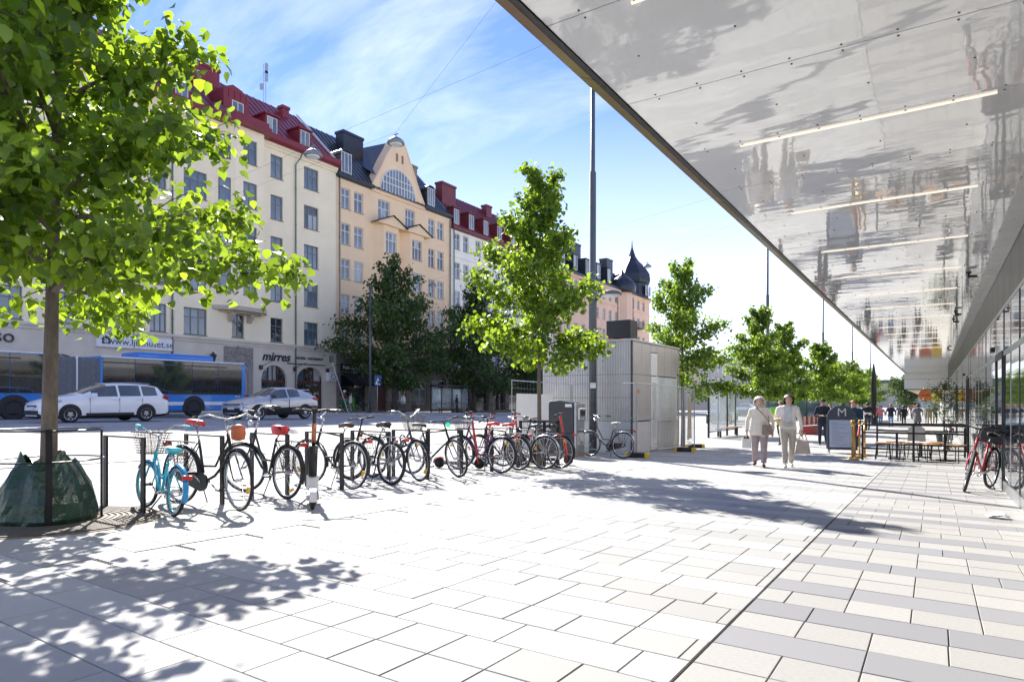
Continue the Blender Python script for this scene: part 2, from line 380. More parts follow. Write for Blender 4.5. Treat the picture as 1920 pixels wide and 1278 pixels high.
def roof_slope(root, name, y0, y1, xa, za, xb, zb, m, seam=.62, hh=.05, rel=0, ycut=None):
    b = MB(); th = .08
    b.add([(xa, y0, za), (xa, y1, za), (xb, y1, zb), (xb, y0, zb), (xa, y0, za-th), (xa, y1, za-th), (xb, y1, zb-th), (xb, y0, zb-th)], [(0,1,2,3),(7,6,5,4),(0,4,5,1),(1,5,6,2),(2,6,7,3),(3,7,4,0)])
    o = b.build(name, m, root)
    s = MB(); nrm = Vector((-(zb-za), 0, xb-xa)); nrm = nrm.normalized()*(1 if nrm.z > 0 else -1); nrm = nrm if nrm.z > 0 else -nrm
    y = y0+.2
    while y < y1-.1:
        for dy in (0,):
            p0, p1 = Vector((xa, y, za)), Vector((xb, y, zb)); w = Vector((0, .018, 0))
            s.add([p0-w, p0+w, p1+w, p1-w, p0-w+nrm*hh, p0+w+nrm*hh, p1+w+nrm*hh, p1-w+nrm*hh], [(4,5,6,7),(0,4,7,3),(1,2,6,5),(0,1,5,4),(2,3,7,6)])
        y += seam
    tag(s.build('roof_seam', m, o, fix=False), kind='stuff')
    return o
def dormer(root, y0, y1, z0, z1, x, m, fm, deep=3.2, rnd=False, cols=2):
    yc = (y0+y1)/2
    d = link('dormer', None, root)
    b = MB()
    if rnd:
        rr = (y1-y0)/2; pol = [(y0, z0), (y1, z0)]+[(yc+rr*math.cos(PI*i/10), z1-rr*.75+rr*.75*math.sin(PI*i/10)) for i in range(11)]
        b.prism(pol, x-deep, x-.12, lambda p, q, t: (t, p, q))
        pol2 = [(yc+(p-yc)*1.12, z0+(q-z0)*1.04) for p, q in pol[2:]]+[(yc+(p-yc), z0+(q-z0)) for p, q in pol[:1:-1]]
        b.prism(pol2, x-deep, x, lambda p, q, t: (t, p, q))
        me = b
    else:
        b.bb(x-deep, x-.1, y0, y1, z0, z1); b.box((x-deep/2+.06, yc, z1+.06), (deep+.1, y1-y0+.24, .12)); b.bb(x-.1, x, y0, y0+.12, z0, z1); b.bb(x-.1, x, y1-.12, y1, z0, z1)
    bpy.data.objects.remove(d); d = b.build('dormer', m, root)
    window(d, (x-.02, y0+.17, z0+.12), y1-y0-.34, z1-z0-.22-(.12 if rnd else 0), cols, None, fm, setb=-.02, sill=False)
    return d
def chimney(root, x, y, z0, z1, sx, sy, m):
    b = MB(); b.bb(x-sx/2, x+sx/2, y-sy/2, y+sy/2, z0, z1-.25); b.bb(x-sx/2-.08, x+sx/2+.08, y-sy/2-.08, y+sy/2+.08, z1-.25, z1)
    return b.build('chimney', m, root)
def drain(root, y, ztop, zbot, x=.12, fork=True):
    b = MB(); pts = [(x+.35, y+.35, ztop), (x+.3, y+.3, ztop-.3), (x, y, ztop-.9), (x, y, zbot)] if fork else [(x, y, ztop), (x, y, zbot)]
    b.tube(pts, .06, 8)
    for z in range(int(zbot)+1, int(ztop)-1, 3): b.cyl((x, y, z), (x, y, z+.08), .08)
    return b.build('drainpipe', pipe, root, True)
def cornice(root, y0, y1, z0, z1, proj, m, name='cornice'):
    b = MB(); h = z1-z0
    b.prism([(0, z0), (proj*.4, z0), (proj*.55, z0+h*.35), (proj, z0+h*.6), (proj, z1), (0, z1)], y0, y1, lambda p, q, t: (p, t, q)); return b.build(name, m, root)
def arch_fill(b, u0, u1, zs, zt, fn, m=0, dep=.2):   # closes the corners of a square opening into an arch
    uc = (u0+u1)/2; a = (u1-u0)/2; n = 8
    for sg in (-1, 1):
        arc = [(uc+sg*a*math.cos(PI/2*i/n), zs+(zt-zs)*math.sin(PI/2*i/n)) for i in range(n+1)]
        pol = arc+[(uc+sg*a, zt)]
        k = len(pol); b.add([fn(0, p, q) for p, q in pol], [tuple(range(k))], m)
        for i in range(n): b.quad(fn(0, *arc[i]), fn(0, *arc[i+1]), fn(-dep, *arc[i+1]), fn(-dep, *arc[i]), m)
ROWS = [(19.42, 21.28), (16.02, 18.0), (12.7, 14.63), (9.34, 11.36), (6.05, 8.0)]
# ---- cream house with the red roof
H1 = thing('apartment_house', (-45, 24, 0), 0, 'cream apartment house with red metal roof, bay windows and arched shops', 'building')
ly = lambda y: y-24.0
f0 = lambda x, u, z: (x, u-24.0, z)
cols1 = [(36.44, 37.98, 4), (33.12, 34.3, 2), (25.88, 27.65, 4), (23.5, 24.65, 3), (20.62, 22.2, 4), (17.6, 18.8, 3), (14.4, 16.1, 4), (11.5, 12.7, 3), (8.5, 10.1, 4)]
holes = [(a, c, z0, z1) for a, c, n_ in cols1 for z0, z1 in ROWS]+[(29.68, 30.73, 6.12, 7.92)]
b = MB(); wall(b, 6, 39.97, 5.75, 22.1, holes, f0)
b.bb(-12, -.6, ly(6.05), ly(39.92), .1, 22.0)
b.add([(-12.1, ly(39.97), .1), (0, ly(39.97), .1), (0, ly(39.97), 22.1), (-5.5, ly(39.97), 28.0), (-12.1, ly(39.97), 22.1)], [(0,1,2,3,4)])
b.build('wall', cream, H1)
for a, c, n_ in cols1:
    for z0, z1 in ROWS: window(H1, (0, ly(a), z0), c-a, z1-z0, 2 if n_ == 2 else n_ if n_ < 4 else 3, .66, winframe)
window(H1, (0, ly(29.68), 6.12), 1.05, 1.8, 2, .66, winframe, lit=3)
# bay
plan = [(-.05, 28.15), (1.0, 29.35), (1.0, 31.8), (-.05, 32.55)]
b = MB(); segs = list(zip(plan, plan[1:]))
for si, (p, q) in enumerate(segs):
    ln = math.hypot(q[0]-p[0], q[1]-p[1]); ang = math.atan2(-(q[0]-p[0]), q[1]-p[1])
    M3 = rotz(ang); base = Vector((p[0], ly(p[1]), 0))
    fnb = lambda x, u, z, M3=M3, base=base: tuple(base+M3@Vector((x, u, 0))+Vector((0, 0, z)))
    wu = ((ln-.88)/2, (ln+.88)/2) if si == 0 else ((ln-1.2)/2, (ln+1.2)/2) if si == 1 else None
    hl = [(wu[0], wu[1], z0, z1) for z0, z1 in ROWS[:4]] if wu else []
    wall(b, 0, ln, 8.4, 22.1, hl, fnb)
    if wu:
        for z0, z1 in ROWS[:4]: window(H1, fnb(0, wu[0], z0), wu[1]-wu[0], z1-z0, 1 if si == 0 else 2, .66, winframe, ang)
b.add([(x, ly(y), 8.4) for x, y in plan], [(0,1,2,3)])
b.build('bay', cream, H1)
pl2 = [(-.05, 27.95), (1.15, 29.25), (1.15, 31.9), (-.05, 32.8)]; b = MB()
b.prism(pl2, 8.1, 8.42, lambda p, q, t: (p, ly(q), t)); b.prism([(-.05, 28.5), (.6, 29.5), (.6, 31.6), (-.05, 32.3)], 7.95, 8.1, lambda p, q, t: (p, ly(q), t))
b.build('bay_corbel_slab', mat('bay_underside', (.50, .43, .34), .85, var=.1), H1)
for y in (29.45, 31.1): b = MB(); b.prism([(0, 7.3), (.15, 7.3), (.6, 7.8), (.6, 8.0), (0, 8.0)], ly(y)-.16, ly(y)+.16, lambda p, q, t: (p, t, q)); b.build('bracket', mat('bay_underside', (0, 0, 0)), H1)
# shop floor
arches = [(32.26, 34.7), (35.72, 38.5), (20.75, 23.4), (16.8, 19.4), (24.7, 27.0), (12.6, 15.3)]
b = MB(); hl = [(a, c, .35, 4.15) for a, c in arches]+[(29.5, 31.0, .35, 3.9)]
wall(b, 6, 39.97, .1, 5.6, hl, f0, .3)
for a, c in arches: arch_fill(b, a, c, 3.0, 4.15, f0, dep=.3)
arch_fill(b, 29.5, 31.0, 3.15, 3.9, f0, dep=.3)
b.build('shopfront_wall', creamlow, H1)
for i, (a, c) in enumerate(arches):
    w = c-a; n_ = 4
    s = link('shop_window', MB().bb(-.3, -.24, ly(a), ly(c), 2.75, 2.95).bb(-.3, -.24, ly(a), ly(a)+.12, .35, 4.1).bb(-.3, -.24, ly(c)-.12, ly(c), .35, 4.1).bb(-.29, -.25, ly(a)+w*.33-.05, ly(a)+w*.33+.05, .35, 4.1).bb(-.29, -.25, ly(a)+w*.5-.04, ly(a)+w*.5+.04, 2.9, 4.1).bb(-.29, -.25, ly(a)+w*.67-.05, ly(a)+w*.67+.05, .35, 4.1).bb(-.3, -.22, ly(a), ly(c), .35, 1.0).mesh('shop_window', brown), H1)
    for k in range(3):
        q = MB().bb(-.31, -.30, ly(a)+w*k/3+.06, ly(a)+w*(k+1)/3-.06, 1.0, 2.75).build('pane', gD, s)
        q = MB().bb(-.31, -.30, ly(a)+w*k/3+.06, ly(a)+w*(k+1)/3-.06, 2.95, 4.12).build('pane', wr.choice([gA, gC, gD]), s)
MB().bb(-.32, -.26, ly(29.5), ly(31.0), .35, 3.9).build('door', brown, H1)
# carved stone portal
relief = mat('carved_stone', (.30, .27, .24), .9, var=.35, scale=9, bump=1, bscale=14)
b = MB(); wall(b, 29.0, 31.45, .15, 5.4, [(29.5, 31.0, .15, 3.9)], lambda x, u, z: (x+.1, ly(u), z), .1); arch_fill(b, 29.5, 31.0, 3.15, 3.9, lambda x, u, z: (x+.1, ly(u), z), dep=.1)
b.quad((0, ly(29), .15), (.1, ly(29), .15), (.1, ly(29), 5.4), (0, ly(29), 5.4))
rr_ = random.Random(5)
for i in range(70):
    u = rr_.uniform(29.1, 31.35); z = rr_.uniform(4.0, 5.35); s_ = rr_.uniform(.07, .16)
    b.lathe([(s_, 0), (s_*.8, s_*.5), (s_*.3, s_*.7)], 6, (0, 0, 0)); k = 18
    b.v[-18:] = [(.1+p[2], ly(u)+p[0], z+p[1]) for p in b.v[-18:]]
b.build('stone_portal', relief, H1)
cornice(H1, ly(6), ly(29.0), 5.55, 5.95, .22, creamlow, 'string_course'); cornice(H1, ly(31.5), ly(39.97), 5.55, 5.95, .22, creamlow, 'string_course'); cornice(H1, ly(29.0), ly(31.5), 5.56, 5.94, .21, creamlow, 'string_course')
cornice(H1, ly(6), ly(39.97), 21.7, 22.1, .3, cream)
drain(H1, ly(35.5), 22, .3); drain(H1, ly(25.0), 22, .3, fork=False)
# red roof
ev = [(.45, 22.1), (.62, 22.3), (.62, 22.75), (.35, 22.75), (-.3, 22.1)]
def evp(b, y0, y1, off=0): b.prism(ev, y0, y1, lambda p, q, t: (p+off, t, q))
b = MB(); evp(b, ly(6), ly(28.2)); b.build('eave', redroof, H1); b = MB(); evp(b, ly(32.6), ly(40.05)); b.build('eave', redroof, H1)
b = MB(); out_ = [(-.4, 27.6), (1.62, 29.0), (1.62, 32.1), (-.4, 33.0)]
b.prism(out_, 22.12, 22.5, lambda p, q, t: (p, ly(q), t)); b.prism([(-.6, 27.8), (1.45, 29.1), (1.45, 31.95), (-.6, 32.9)], 22.5, 22.9, lambda p, q, t: (p, ly(q), t))
b.add([(-.6, ly(27.8), 22.9), (1.45, ly(29.1), 22.9), (1.45, ly(31.95), 22.9), (-.6, ly(32.9), 22.9), (-1.6, ly(29.2), 24.4), (-1.6, ly(31.6), 24.4)], [(0,1,4),(1,2,5,4),(2,3,5)])
b.build('bay_roof', redroof, H1)
rf = roof_slope(H1, 'roof', ly(6), ly(40.02), .4, 22.4, -5.5, 28.1, redroof); roof_slope(H1, 'rear_roof', ly(6), ly(40.02), -5.52, 28.1, -12.2, 22.0, redroof)
dormer(rf, ly(32.9), ly(34.2), 22.95, 24.55, -.35, redroof, winwhite); dormer(rf, ly(36.2), ly(37.5), 22.95, 24.55, -.35, redroof, winwhite)
b = MB(); b.prism([(29.3, 23.0), (31.5, 23.0), (31.5, 25.0), (30.9, 25.55), (30.1, 25.75), (29.3, 25.3)], -3.6, -.5, lambda p, q, t: (t, ly(p), q)); [b.bb(-.5, -.46, ly(29.75+k*.5)-.015, ly(29.75+k*.5)+.015, 24.7, 25.3) for k in range(4)]; tr_ = b.build('turret_dormer', redroof, rf)
window(tr_, (-.48, ly(30.0), 23.35), 1.0, 1.2, 2, None, winwhite, setb=-.02, sill=False)
for y in (25.3, 21.8, 18.3, 14.8): dormer(rf, ly(y), ly(y+1.3), 22.95, 24.55, -.35, redroof, winwhite)
chimney(H1, -4.6, ly(30.2), 26, 28.4, .9, 2.2, redroof); chimney(H1, -4.6, ly(37.9), 26, 28.0, .6, .7, redroof); chimney(H1, -4.4, ly(20), 26, 28.6, .9, 2.4, redroof)
b = MB(); b.box((-2.4, ly(39.93), 25.3), (8.2, .22, .1), Matrix.Rotation(math.atan2(5.8, 5.9), 3, 'Y')); b.build('verge_flashing', winwhite, H1)
b = MB()
for dx in (0, .3): b.cyl((-5.3+dx, ly(36.3), 28), (-5.3+dx, ly(36.3), 31.4), .03, n=5)
for z in (29.2, 29.9, 30.6): b.cyl((-5.35, ly(36.3), z), (-4.95, ly(36.3), z), .02, n=4)
for z in (30.2, 30.9): b.box((-4.9, ly(36.3), z), (.12, .25, .9))
b.box((-5.3, ly(36.1), 29.3), (.3, .2, .5)); b.build('antenna_mast', steel, H1)
b = MB(); b.cyl((-5.3, ly(22.4), 28), (-5.3, ly(22.4), 30.2), .03, n=5); b.lathe([(.02, 0), (.28, .1), (.3, .14)], 12, (-5.2, ly(22.6), 29.6)); b.build('satellite_dish', steel, H1)
# signs on the shop floor
sg = link('sign_board', MB().bb(0, .22, ly(20.03), ly(24.94), 4.74, 5.56).mesh('sign_board', mat('sign_white', (.72, .73, .76), .4, var=.03)), H1); bevel(sg, .02)
tx = mat('sign_ink', (.03, .035, .05), .5, var=.1)
TR = (R(90), 0, R(90))
text('lettering', 'www.ljushuset.se', .62, tx, sg, (.225, ly(22.85), 5.13), TR, .006)
hs = MB(); hs.prism([(20.35, 4.95), (20.85, 4.95), (20.85, 5.25), (20.95, 5.25), (20.6, 5.5), (20.25, 5.25), (20.35, 5.25)], .222, .232, lambda p, q, t: (t, ly(p), q)); hs.build('house_emblem', tx, sg)
st = MB()
for k in range(3): st.box((.236, ly(20.6), 5.14), (.006, .30, .075), Matrix.Rotation(k*PI/3, 3, 'X'))
st.build('star_emblem', white, sg)
text('lettering', 'mirres', 1.0, tx, H1, (.05, ly(33.62), 4.82), TR, .03, shear=.3, bold=.018)
text('lettering', 'FRISÖRER • HUDTERAPEUT', .29, tx, H1, (.04, ly(37.0), 4.86), TR, .02, sx=.85)
MB().bb(0, .06, ly(34.7), ly(38.7), 4.32, 4.40).build('sign_rail', tx, H1)
text('lettering', 'so', 1.1, tx, H1, (.05, ly(15.2), 5.0), TR, .03)
# wall lantern, spot lamps and air conditioner
b = MB(); b.cyl((0, ly(27.9), 4.3), (.35, ly(27.9), 4.5), .03, n=6); b.lathe([(.12, 0), (.2, .45), (.3, .5), (.05, .72), (.03, .8)], 6, (.38, ly(27.9), 4.1)); b.build('lantern', dkgrey, H1)
for y in (32.15, 35.4, 38.9):
    b = MB(); b.bb(.02, .2, ly(y)-.12, ly(y)+.12, 3.75, 4.1); b.cyl((.1, ly(y), 4.0), (1.0, ly(y)+.5, 4.45), .025, n=5); b.build('awning_arm', dkgrey, H1)
b = MB(); b.bb(.05, .4, ly(38.75), ly(39.65), 3.0, 3.75); ac = b.build('air_conditioner', white, H1)
MB().ring((.41, ly(39.3), 3.37), (0, 1, 0), (0, 0, 1), .24, .03, 16, 5).lathe([(.06, 0), (.06, .02)], 8, (.41, ly(39.3), 3.37)).build('fan_guard', dkgrey, ac)
# ---- peach house with the curved gable
H2 = thing('gabled_house', (-45, 48, 0), 0, 'peach apartment house with black roof and curved gable with half-round window', 'building')
ly2 = lambda y: y-48.0
f2 = lambda x, u, z: (x, u-48.0, z)
R2 = [(18.78, 20.65), (15.5, 17.45), (12.35, 14.2), (9.2, 10.95), (6.1, 7.7)]
c2 = [(40.58, 41.67), (42.13, 43.27), (52.62, 53.67), (54.11, 55.2)]; cm = [(45.22, 46.83), (49.06, 50.51)]
b = MB(); wall(b, 39.99, 56.5, 5.5, 21.5, [(a, c, *z) for a, c in c2 for z in R2]+[(a, c, 18.76, 20.8) for a, c in cm], f2)
b.bb(-12, -.7, ly2(40.05), ly2(56.45), .1, 21.4); b.build('wall', peach, H2)
for a, c in c2:
    for z0, z1 in R2: window(H2, (0, ly2(a), z0), c-a, z1-z0, 2, .64, winwhite, bar=.09)
for a, c in cm: window(H2, (0, ly2(a), 18.76), c-a, 2.04, 3, .6, winwhite, bar=.09)
# curved gable with arched window
gab = [(44.3, 21.3), (44.45, 22.0), (45.0, 22.9), (45.6, 23.9), (46.3, 25.2), (47.1, 26.45), (47.5, 27.2), (48.1, 27.45), (48.7, 27.2), (49.1, 26.6), (50.0, 24.9), (50.7, 23.6), (51.3, 22.6), (51.75, 21.9), (51.9, 21.3)]
b = MB(); b.prism(gab, -1.2, .12, lambda p, q, t: (t, ly2(p), q)); gb = b.build('gable', peach, H2)
b = MB(); b.tube([(.1, ly2(p), q+.04) for p, q in gab], .11, 6); b.build('gable_coping', peach, gb)
uc, rr_ = 47.9, 2.5
b = MB(); hw = [(uc+rr_*math.cos(PI*i/20), 21.75+rr_*math.sin(PI*i/20)) for i in range(21)]
b.prism(hw, .1, .135, lambda p, q, t: (t, ly2(p), q)); aw = b.build('half_round_glass', gB, gb)
b = MB(); b.tube([(.14, ly2(p), q) for p, q in hw], .07, 5, closed=True)
for i in range(-5, 6): u = uc+i*.42; h_ = math.sqrt(max(.01, rr_**2-(i*.42)**2)); b.bb(.125, .17, ly2(u)-.05, ly2(u)+.05, 21.75, 21.72+h_)
b.bb(.13, .175, ly2(uc-2.35), ly2(uc+2.35), 22.55, 22.65); b.bb(.13, .172, ly2(uc-1.9), ly2(uc+1.9), 23.2, 23.28)
b.build('half_round_frame', winwhite, gb)
for y in (47.7, 48.5): MB().bb(.1, .16, ly2(y)-.13, ly2(y)+.13, 25.1, 25.9).build('gable_slit', mat('slit_shade', (.33, .17, .10), .8), gb)
# two shallow bays with pediments
for (y0, y1), (w0, w1) in (((44.5, 48.0), (45.6, 47.25)), ((48.25, 51.8), (49.35, 50.95))):
    b = MB(); pl = [(-.05, y0), (.75, y0+.75), (.75, y1-.75), (-.05, y1)]
    for si, (p, q) in enumerate(zip(pl, pl[1:])):
        ln = math.hypot(q[0]-p[0], q[1]-p[1]); ang = math.atan2(-(q[0]-p[0]), q[1]-p[1]); M3 = rotz(ang); base = Vector((p[0], ly2(p[1]), 0))
        fnb = lambda x, u, z, M3=M3, base=base: tuple(base+M3@Vector((x, u, 0))+Vector((0, 0, z)))
        zz = [(15.6, 17.6), (12.3, 14.25), (9.1, 11.0), (6.3, 8.0)]
        wu = ((ln-1.5)/2, (ln+1.5)/2) if si == 1 else None
        wall(b, 0, ln, 5.6, 18.2, [(*wu, *z) for z in zz] if wu else [], fnb)
        if wu:
            for z0, z1 in zz: window(H2, fnb(0, wu[0], z0), 1.5, z1-z0, 3, .62, winwhite, ang, bar=.09)
    b.prism(pl, 5.5, 5.6, lambda p, q, t: (p, ly2(q), t)); bay = b.build('bay', peach, H2)
    yc = (y0+y1)/2; b = MB(); b.prism([(y0-.15, 18.2), (y1+.15, 18.2), (y1+.15, 18.35), (yc, 19.15), (y0-.15, 18.35)], -.02, 1.0, lambda p, q, t: (t, ly2(p), q)); b.build('pediment', peach, bay)
    b = MB(); b.add([(1.15, ly2(y0-.3), 18.33), (1.15, ly2(yc), 19.25), (1.15, ly2(y1+.3), 18.33), (-.02, ly2(y0-.3), 18.33), (-.02, ly2(yc), 19.25), (-.02, ly2(y1+.3), 18.33)], [(0,1,4,3),(1,2,5,4)]); b.add([(1.15, ly2(y0-.3), 18.26), (1.15, ly2(yc), 19.17), (1.15, ly2(y1+.3), 18.26), (-.02, ly2(y0-.3), 18.26), (-.02, ly2(yc), 19.17), (-.02, ly2(y1+.3), 18.26)], [(0,3,4,1),(1,4,5,2)])
    b.build('pediment_cover', blackroof, bay)
b = MB(); wall(b, 39.99, 56.5, .1, 5.5, [(40.4, 43.8, .3, 3.6), (45.2, 46.5, .3, 3.6), (47.6, 49.2, 1.2, 3.4), (50.4, 52.4, .9, 3.5), (53.2, 55.6, .4, 3.5)], f2, .35); b.build('ground_floor_wall', stone, H2)
MB().bb(-.4, -.35, ly2(40.4), ly2(43.8), .3, 3.6).build('shop_glass', gD, H2); MB().bb(-.4, -.35, ly2(45.2), ly2(46.5), .3, 3.6).build('door', brown, H2)
for a, c, z0, z1 in ((47.6, 49.2, 1.2, 3.4), (50.4, 52.4, .9, 3.5), (53.2, 55.6, .4, 3.5)): window(H2, (0, ly2(a), z0), c-a, z1-z0, 2, .6, winwhite, setb=.2)
cornice(H2, ly2(40), ly2(56.5), 5.35, 5.7, .2, stone, 'string_course')
sb = MB().bb(.02, .16, ly2(40.3), ly2(44.2), 3.95, 4.6).build('shop_sign', mat('sign_black', (.012, .012, .014), .4), H2)
text('lettering', 'Pelin Bageri & Co', .46, white, sb, (.165, ly2(42.25), 4.27), TR, .006)
b = MB(); b.add([(.02, ly2(40.5), 3.85), (.02, ly2(44.4), 3.85), (1.7, ly2(44.4), 2.85), (1.7, ly2(40.5), 2.85), (1.7, ly2(40.5), 2.6), (1.7, ly2(44.4), 2.6), (.02, ly2(40.5), 3.8), (.02, ly2(44.4), 3.8), (1.66, ly2(44.4), 2.81), (1.66, ly2(40.5), 2.81)], [(0,1,2,3),(3,2,5,4),(7,6,9,8),(0,3,9,6),(1,7,8,2)]); b.build('awning', mat('awning_cloth', (.02, .02, .024), .8, var=.2), H2)
def tin_house_roof(Hh, l_, y0, y1, ze, zr, m, cut=()):
    b = MB(); ov = [(0, ze), (.35, ze+.1), (.35, ze+.4), (-.4, ze+.4)]
    for a, c in (cut or [(y0, y1)]): b = MB(); b.prism(ov, l_(a), l_(c), lambda p, q, t: (p, t, q)); b.build('eave', m, Hh)
    r_ = roof_slope(Hh, 'roof', l_(y0), l_(y1), .25, ze+.3, -5.2, zr, m); roof_slope(Hh, 'rear_roof', l_(y0), l_(y1), -5.22, zr, -12.2, ze, m); 
    for y in (y0, y1): MB().add([(-12.1, l_(y), ze), (.2, l_(y), ze), (-5.2, l_(y), zr-.05)], [(0,1,2)]).build('gable_end', m, Hh)
    return r_
rf2 = tin_house_roof(H2, ly2, 40.06, 56.48, 21.4, 27.6, blackroof, [(40.0, 44.4), (51.8, 56.5)])
b = MB(); b.add([(.1, ly2(45.1), 22.9), (.1, ly2(48.1), 27.35), (.1, ly2(51.2), 22.7), (-4.8, ly2(45.1), 26.0), (-4.9, ly2(48.1), 27.7), (-4.8, ly2(51.2), 26.0)], [(0,1,4,3),(1,2,5,4)]); b.build('gable_roof', blackroof, rf2)
dormer(rf2, ly2(40.5), ly2(42.1), 22.0, 24.2, -.1, blackroof, winwhite, rnd=True, cols=3); dormer(rf2, ly2(52.5), ly2(54.0), 22.0, 24.2, -.1, blackroof, winwhite, rnd=True, cols=3)
chimney(H2, -3.6, ly2(44.9), 25, 27.6, 1.1, 2.6, blackroof); chimney(H2, -3.8, ly2(54.2), 25.4, 27.4, .8, 1.0, stone)
drain(H2, ly2(40.3), 21.4, .3, fork=False); drain(H2, ly2(56.2), 21.3, .3, fork=False)
# ---- pale house with dark red roof
H3 = thing('pale_house', (-45, 68, 0), 0, 'pale apartment house with dark red roof and square dormers beyond the peach house', 'building')
ly3 = lambda y: y-68.0
f3 = lambda x, u, z: (x, u-68.0, z)
c3 = [57.1, 58.7, 61.1, 62.8, 65.2, 66.9, 69.3, 71.0, 73.4, 75.1, 77.4]; R3 = [(18.3, 20.06), (15.0, 16.8), (11.8, 13.6), (8.6, 10.4), (5.4, 7.2)]
b = MB(); wall(b, 56.52, 79.5, 4.6, 20.4, [(a, a+1.02, *z) for a in c3 for z in R3], f3, .25); b.bb(-12, -.7, ly3(56.56), ly3(79.4), .1, 20.3); b.build('wall', pale, H3)
for a in c3:
    for z0, z1 in R3: window(H3, (0, ly3(a), z0), 1.02, z1-z0, 2, .64, winwhite, panes=a < 64, bar=.08)
b = MB(); hl3 = [(57.4+i*3.6, 60.2+i*3.6, .1, 3.4) for i in range(6)]; wall(b, 56.52, 79.5, -.4, 4.6, hl3, f3, .4); b.build('ground_floor_wall', stone, H3)
for h_ in hl3: MB().bb(-.45, -.4, ly3(h_[0]), ly3(h_[1]), .1, 3.4).build('shop_glass', gD, H3)
cornice(H3, ly3(56.5), ly3(79.5), 17.3, 17.5, .1, pale, 'string_course'); cornice(H3, ly3(56.5), ly3(79.5), 4.5, 4.8, .2, pale, 'string_course')
darkred = mat('dark_red_sheet_metal', (.17, .03, .035), .45, .1, .15, 1.2)
rf3 = tin_house_roof(H3, ly3, 56.55, 79.5, 20.4, 26.6, darkred)
for y in (56.9, 59.7, 62.6, 65.5, 68.6, 71.6, 74.6): dormer(rf3, ly3(y), ly3(y+1.2), 21.0, 22.9, .0, darkred, winwhite)
chimney(H3, -3.6, ly3(60.0), 24, 26.9, 1.0, 2.6, darkred); chimney(H3, -4.4, ly3(69.5), 25, 26.9, .8, 1.2, darkred)
drain(H3, ly3(56.9), 20.4, -.2, fork=False)
# ---- salmon corner house with onion domes
H4 = thing('domed_house', (-45, 98, 0), 0, 'salmon corner house with black onion dome tower and smaller dome far down the street', 'building')
ly4 = lambda y: y-98.0
f4 = lambda x, u, z: (x, u-98.0, z)
c4 = [81+i*2.45 for i in range(14)]; R4 = [(17.8, 19.4), (14.5, 16.2), (11.2, 12.9), (7.9, 9.6), (4.6, 6.3)]
b = MB(); wall(b, 79.6, 116.4, 3.4, 20.0, [(a, a+1.1, *z) for a in c4 for z in R4], f4, .25); b.bb(-14, -.7, ly4(79.7), ly4(116.3), -.6, 19.9)
b.quad((0, ly4(116.4), -.6), (-14, ly4(116.4), -.6), (-14, ly4(116.4), 20), (0, ly4(116.4), 20)); b.build('wall', salmon, H4)
for a in c4:
    for z0, z1 in R4: window(H4, (0, ly4(a), z0), 1.1, z1-z0, 2, .64, winwhite, panes=False, bar=.09)
b = MB(); hl4 = [(80.5+i*4.4, 83.8+i*4.4, -.6, 2.6) for i in range(8)]; wall(b, 79.6, 116.4, -1, 3.4, hl4, f4, .4); b.build('ground_floor_wall', stone, H4)
for h_ in hl4: MB().bb(-.45, -.4, ly4(h_[0]), ly4(h_[1]), -.6, 2.6).build('shop_glass', gD, H4)
cornice(H4, ly4(79.6), ly4(116.4), 17.0, 17.25, .15, salmon, 'string_course'); cornice(H4, ly4(79.6), ly4(116.4), 19.6, 20.0, .4, salmon)
rf4 = tin_house_roof(H4, ly4, 79.62, 116.4, 20.0, 25.0, blackroof)
for y in (82, 86, 90, 94, 98): dormer(rf4, ly4(y), ly4(y+1.5), 20.8, 23.2, -.2, blackroof, winwhite)
chimney(H4, -3.5, ly4(92.0), 23, 26.4, 1.3, 3.2, blackroof); chimney(H4, -2.5, ly4(102.5), 22, 25.6, 1.4, 2.4, blackroof); chimney(H4, -3.5, ly4(84.5), 23, 26.0, 1.2, 2.4, blackroof)
on = [(2.6, 0), (2.75, .5), (2.6, 1.2), (2.0, 2.1), (1.2, 2.8), (.5, 3.3), (.25, 3.9), (.1, 4.6), (.03, 5.4)]
b = MB(); b.lathe([(2.2, -.4), (2.3, 0), (2.35, .7), (2.05, 1.5), (1.3, 2.3), (.5, 2.8), (.2, 3.3), (.03, 4.2)], 16, (-.3, ly4(104.5), 20.2)); b.build('bay_dome', blackroof, H4, True)
b = MB(); b.lathe([(2.0, 0), (2.0, 13.5), (2.1, 13.6)], 10, (-.6, ly4(104.5), 6.5)); b.build('round_bay', salmon, H4)
b = MB(); b.lathe([(3.2, 0), (3.1, 2.6), (3.4, 2.8), (3.55, 3.3), (3.4, 4.4), (2.5, 5.8), (1.3, 7.0), (.7, 7.9), (.4, 8.8), (.15, 9.6), (.04, 11.0)], 8, (-2.0, ly4(112.8), 20.0)); tw = b.build('tower_dome', blackroof, H4)
for s_ in (-1, 1): window(tw, (1.05, ly4(112.8+s_*.8)-.45, 20.4), .9, 1.8, 2, None, winwhite, setb=-.1, sill=False, panes=False)
for z in (11.0, 14.3):
    b = MB(); b.bb(0, 1.1, ly4(108.6), ly4(111.4), z-.2, z)
    for i in range(15): u = ly4(108.65+i*.193); b.bb(1.04, 1.07, u-.015, u+.015, z, z+1.0)
    b.bb(1.03, 1.09, ly4(108.6), ly4(111.4), z+1.0, z+1.06); b.build('balcony', black, H4)
drain(H4, ly4(101.6), 19.8, -.4, fork=False); drain(H4, ly4(108.2), 19.8, -.4, fork=False)
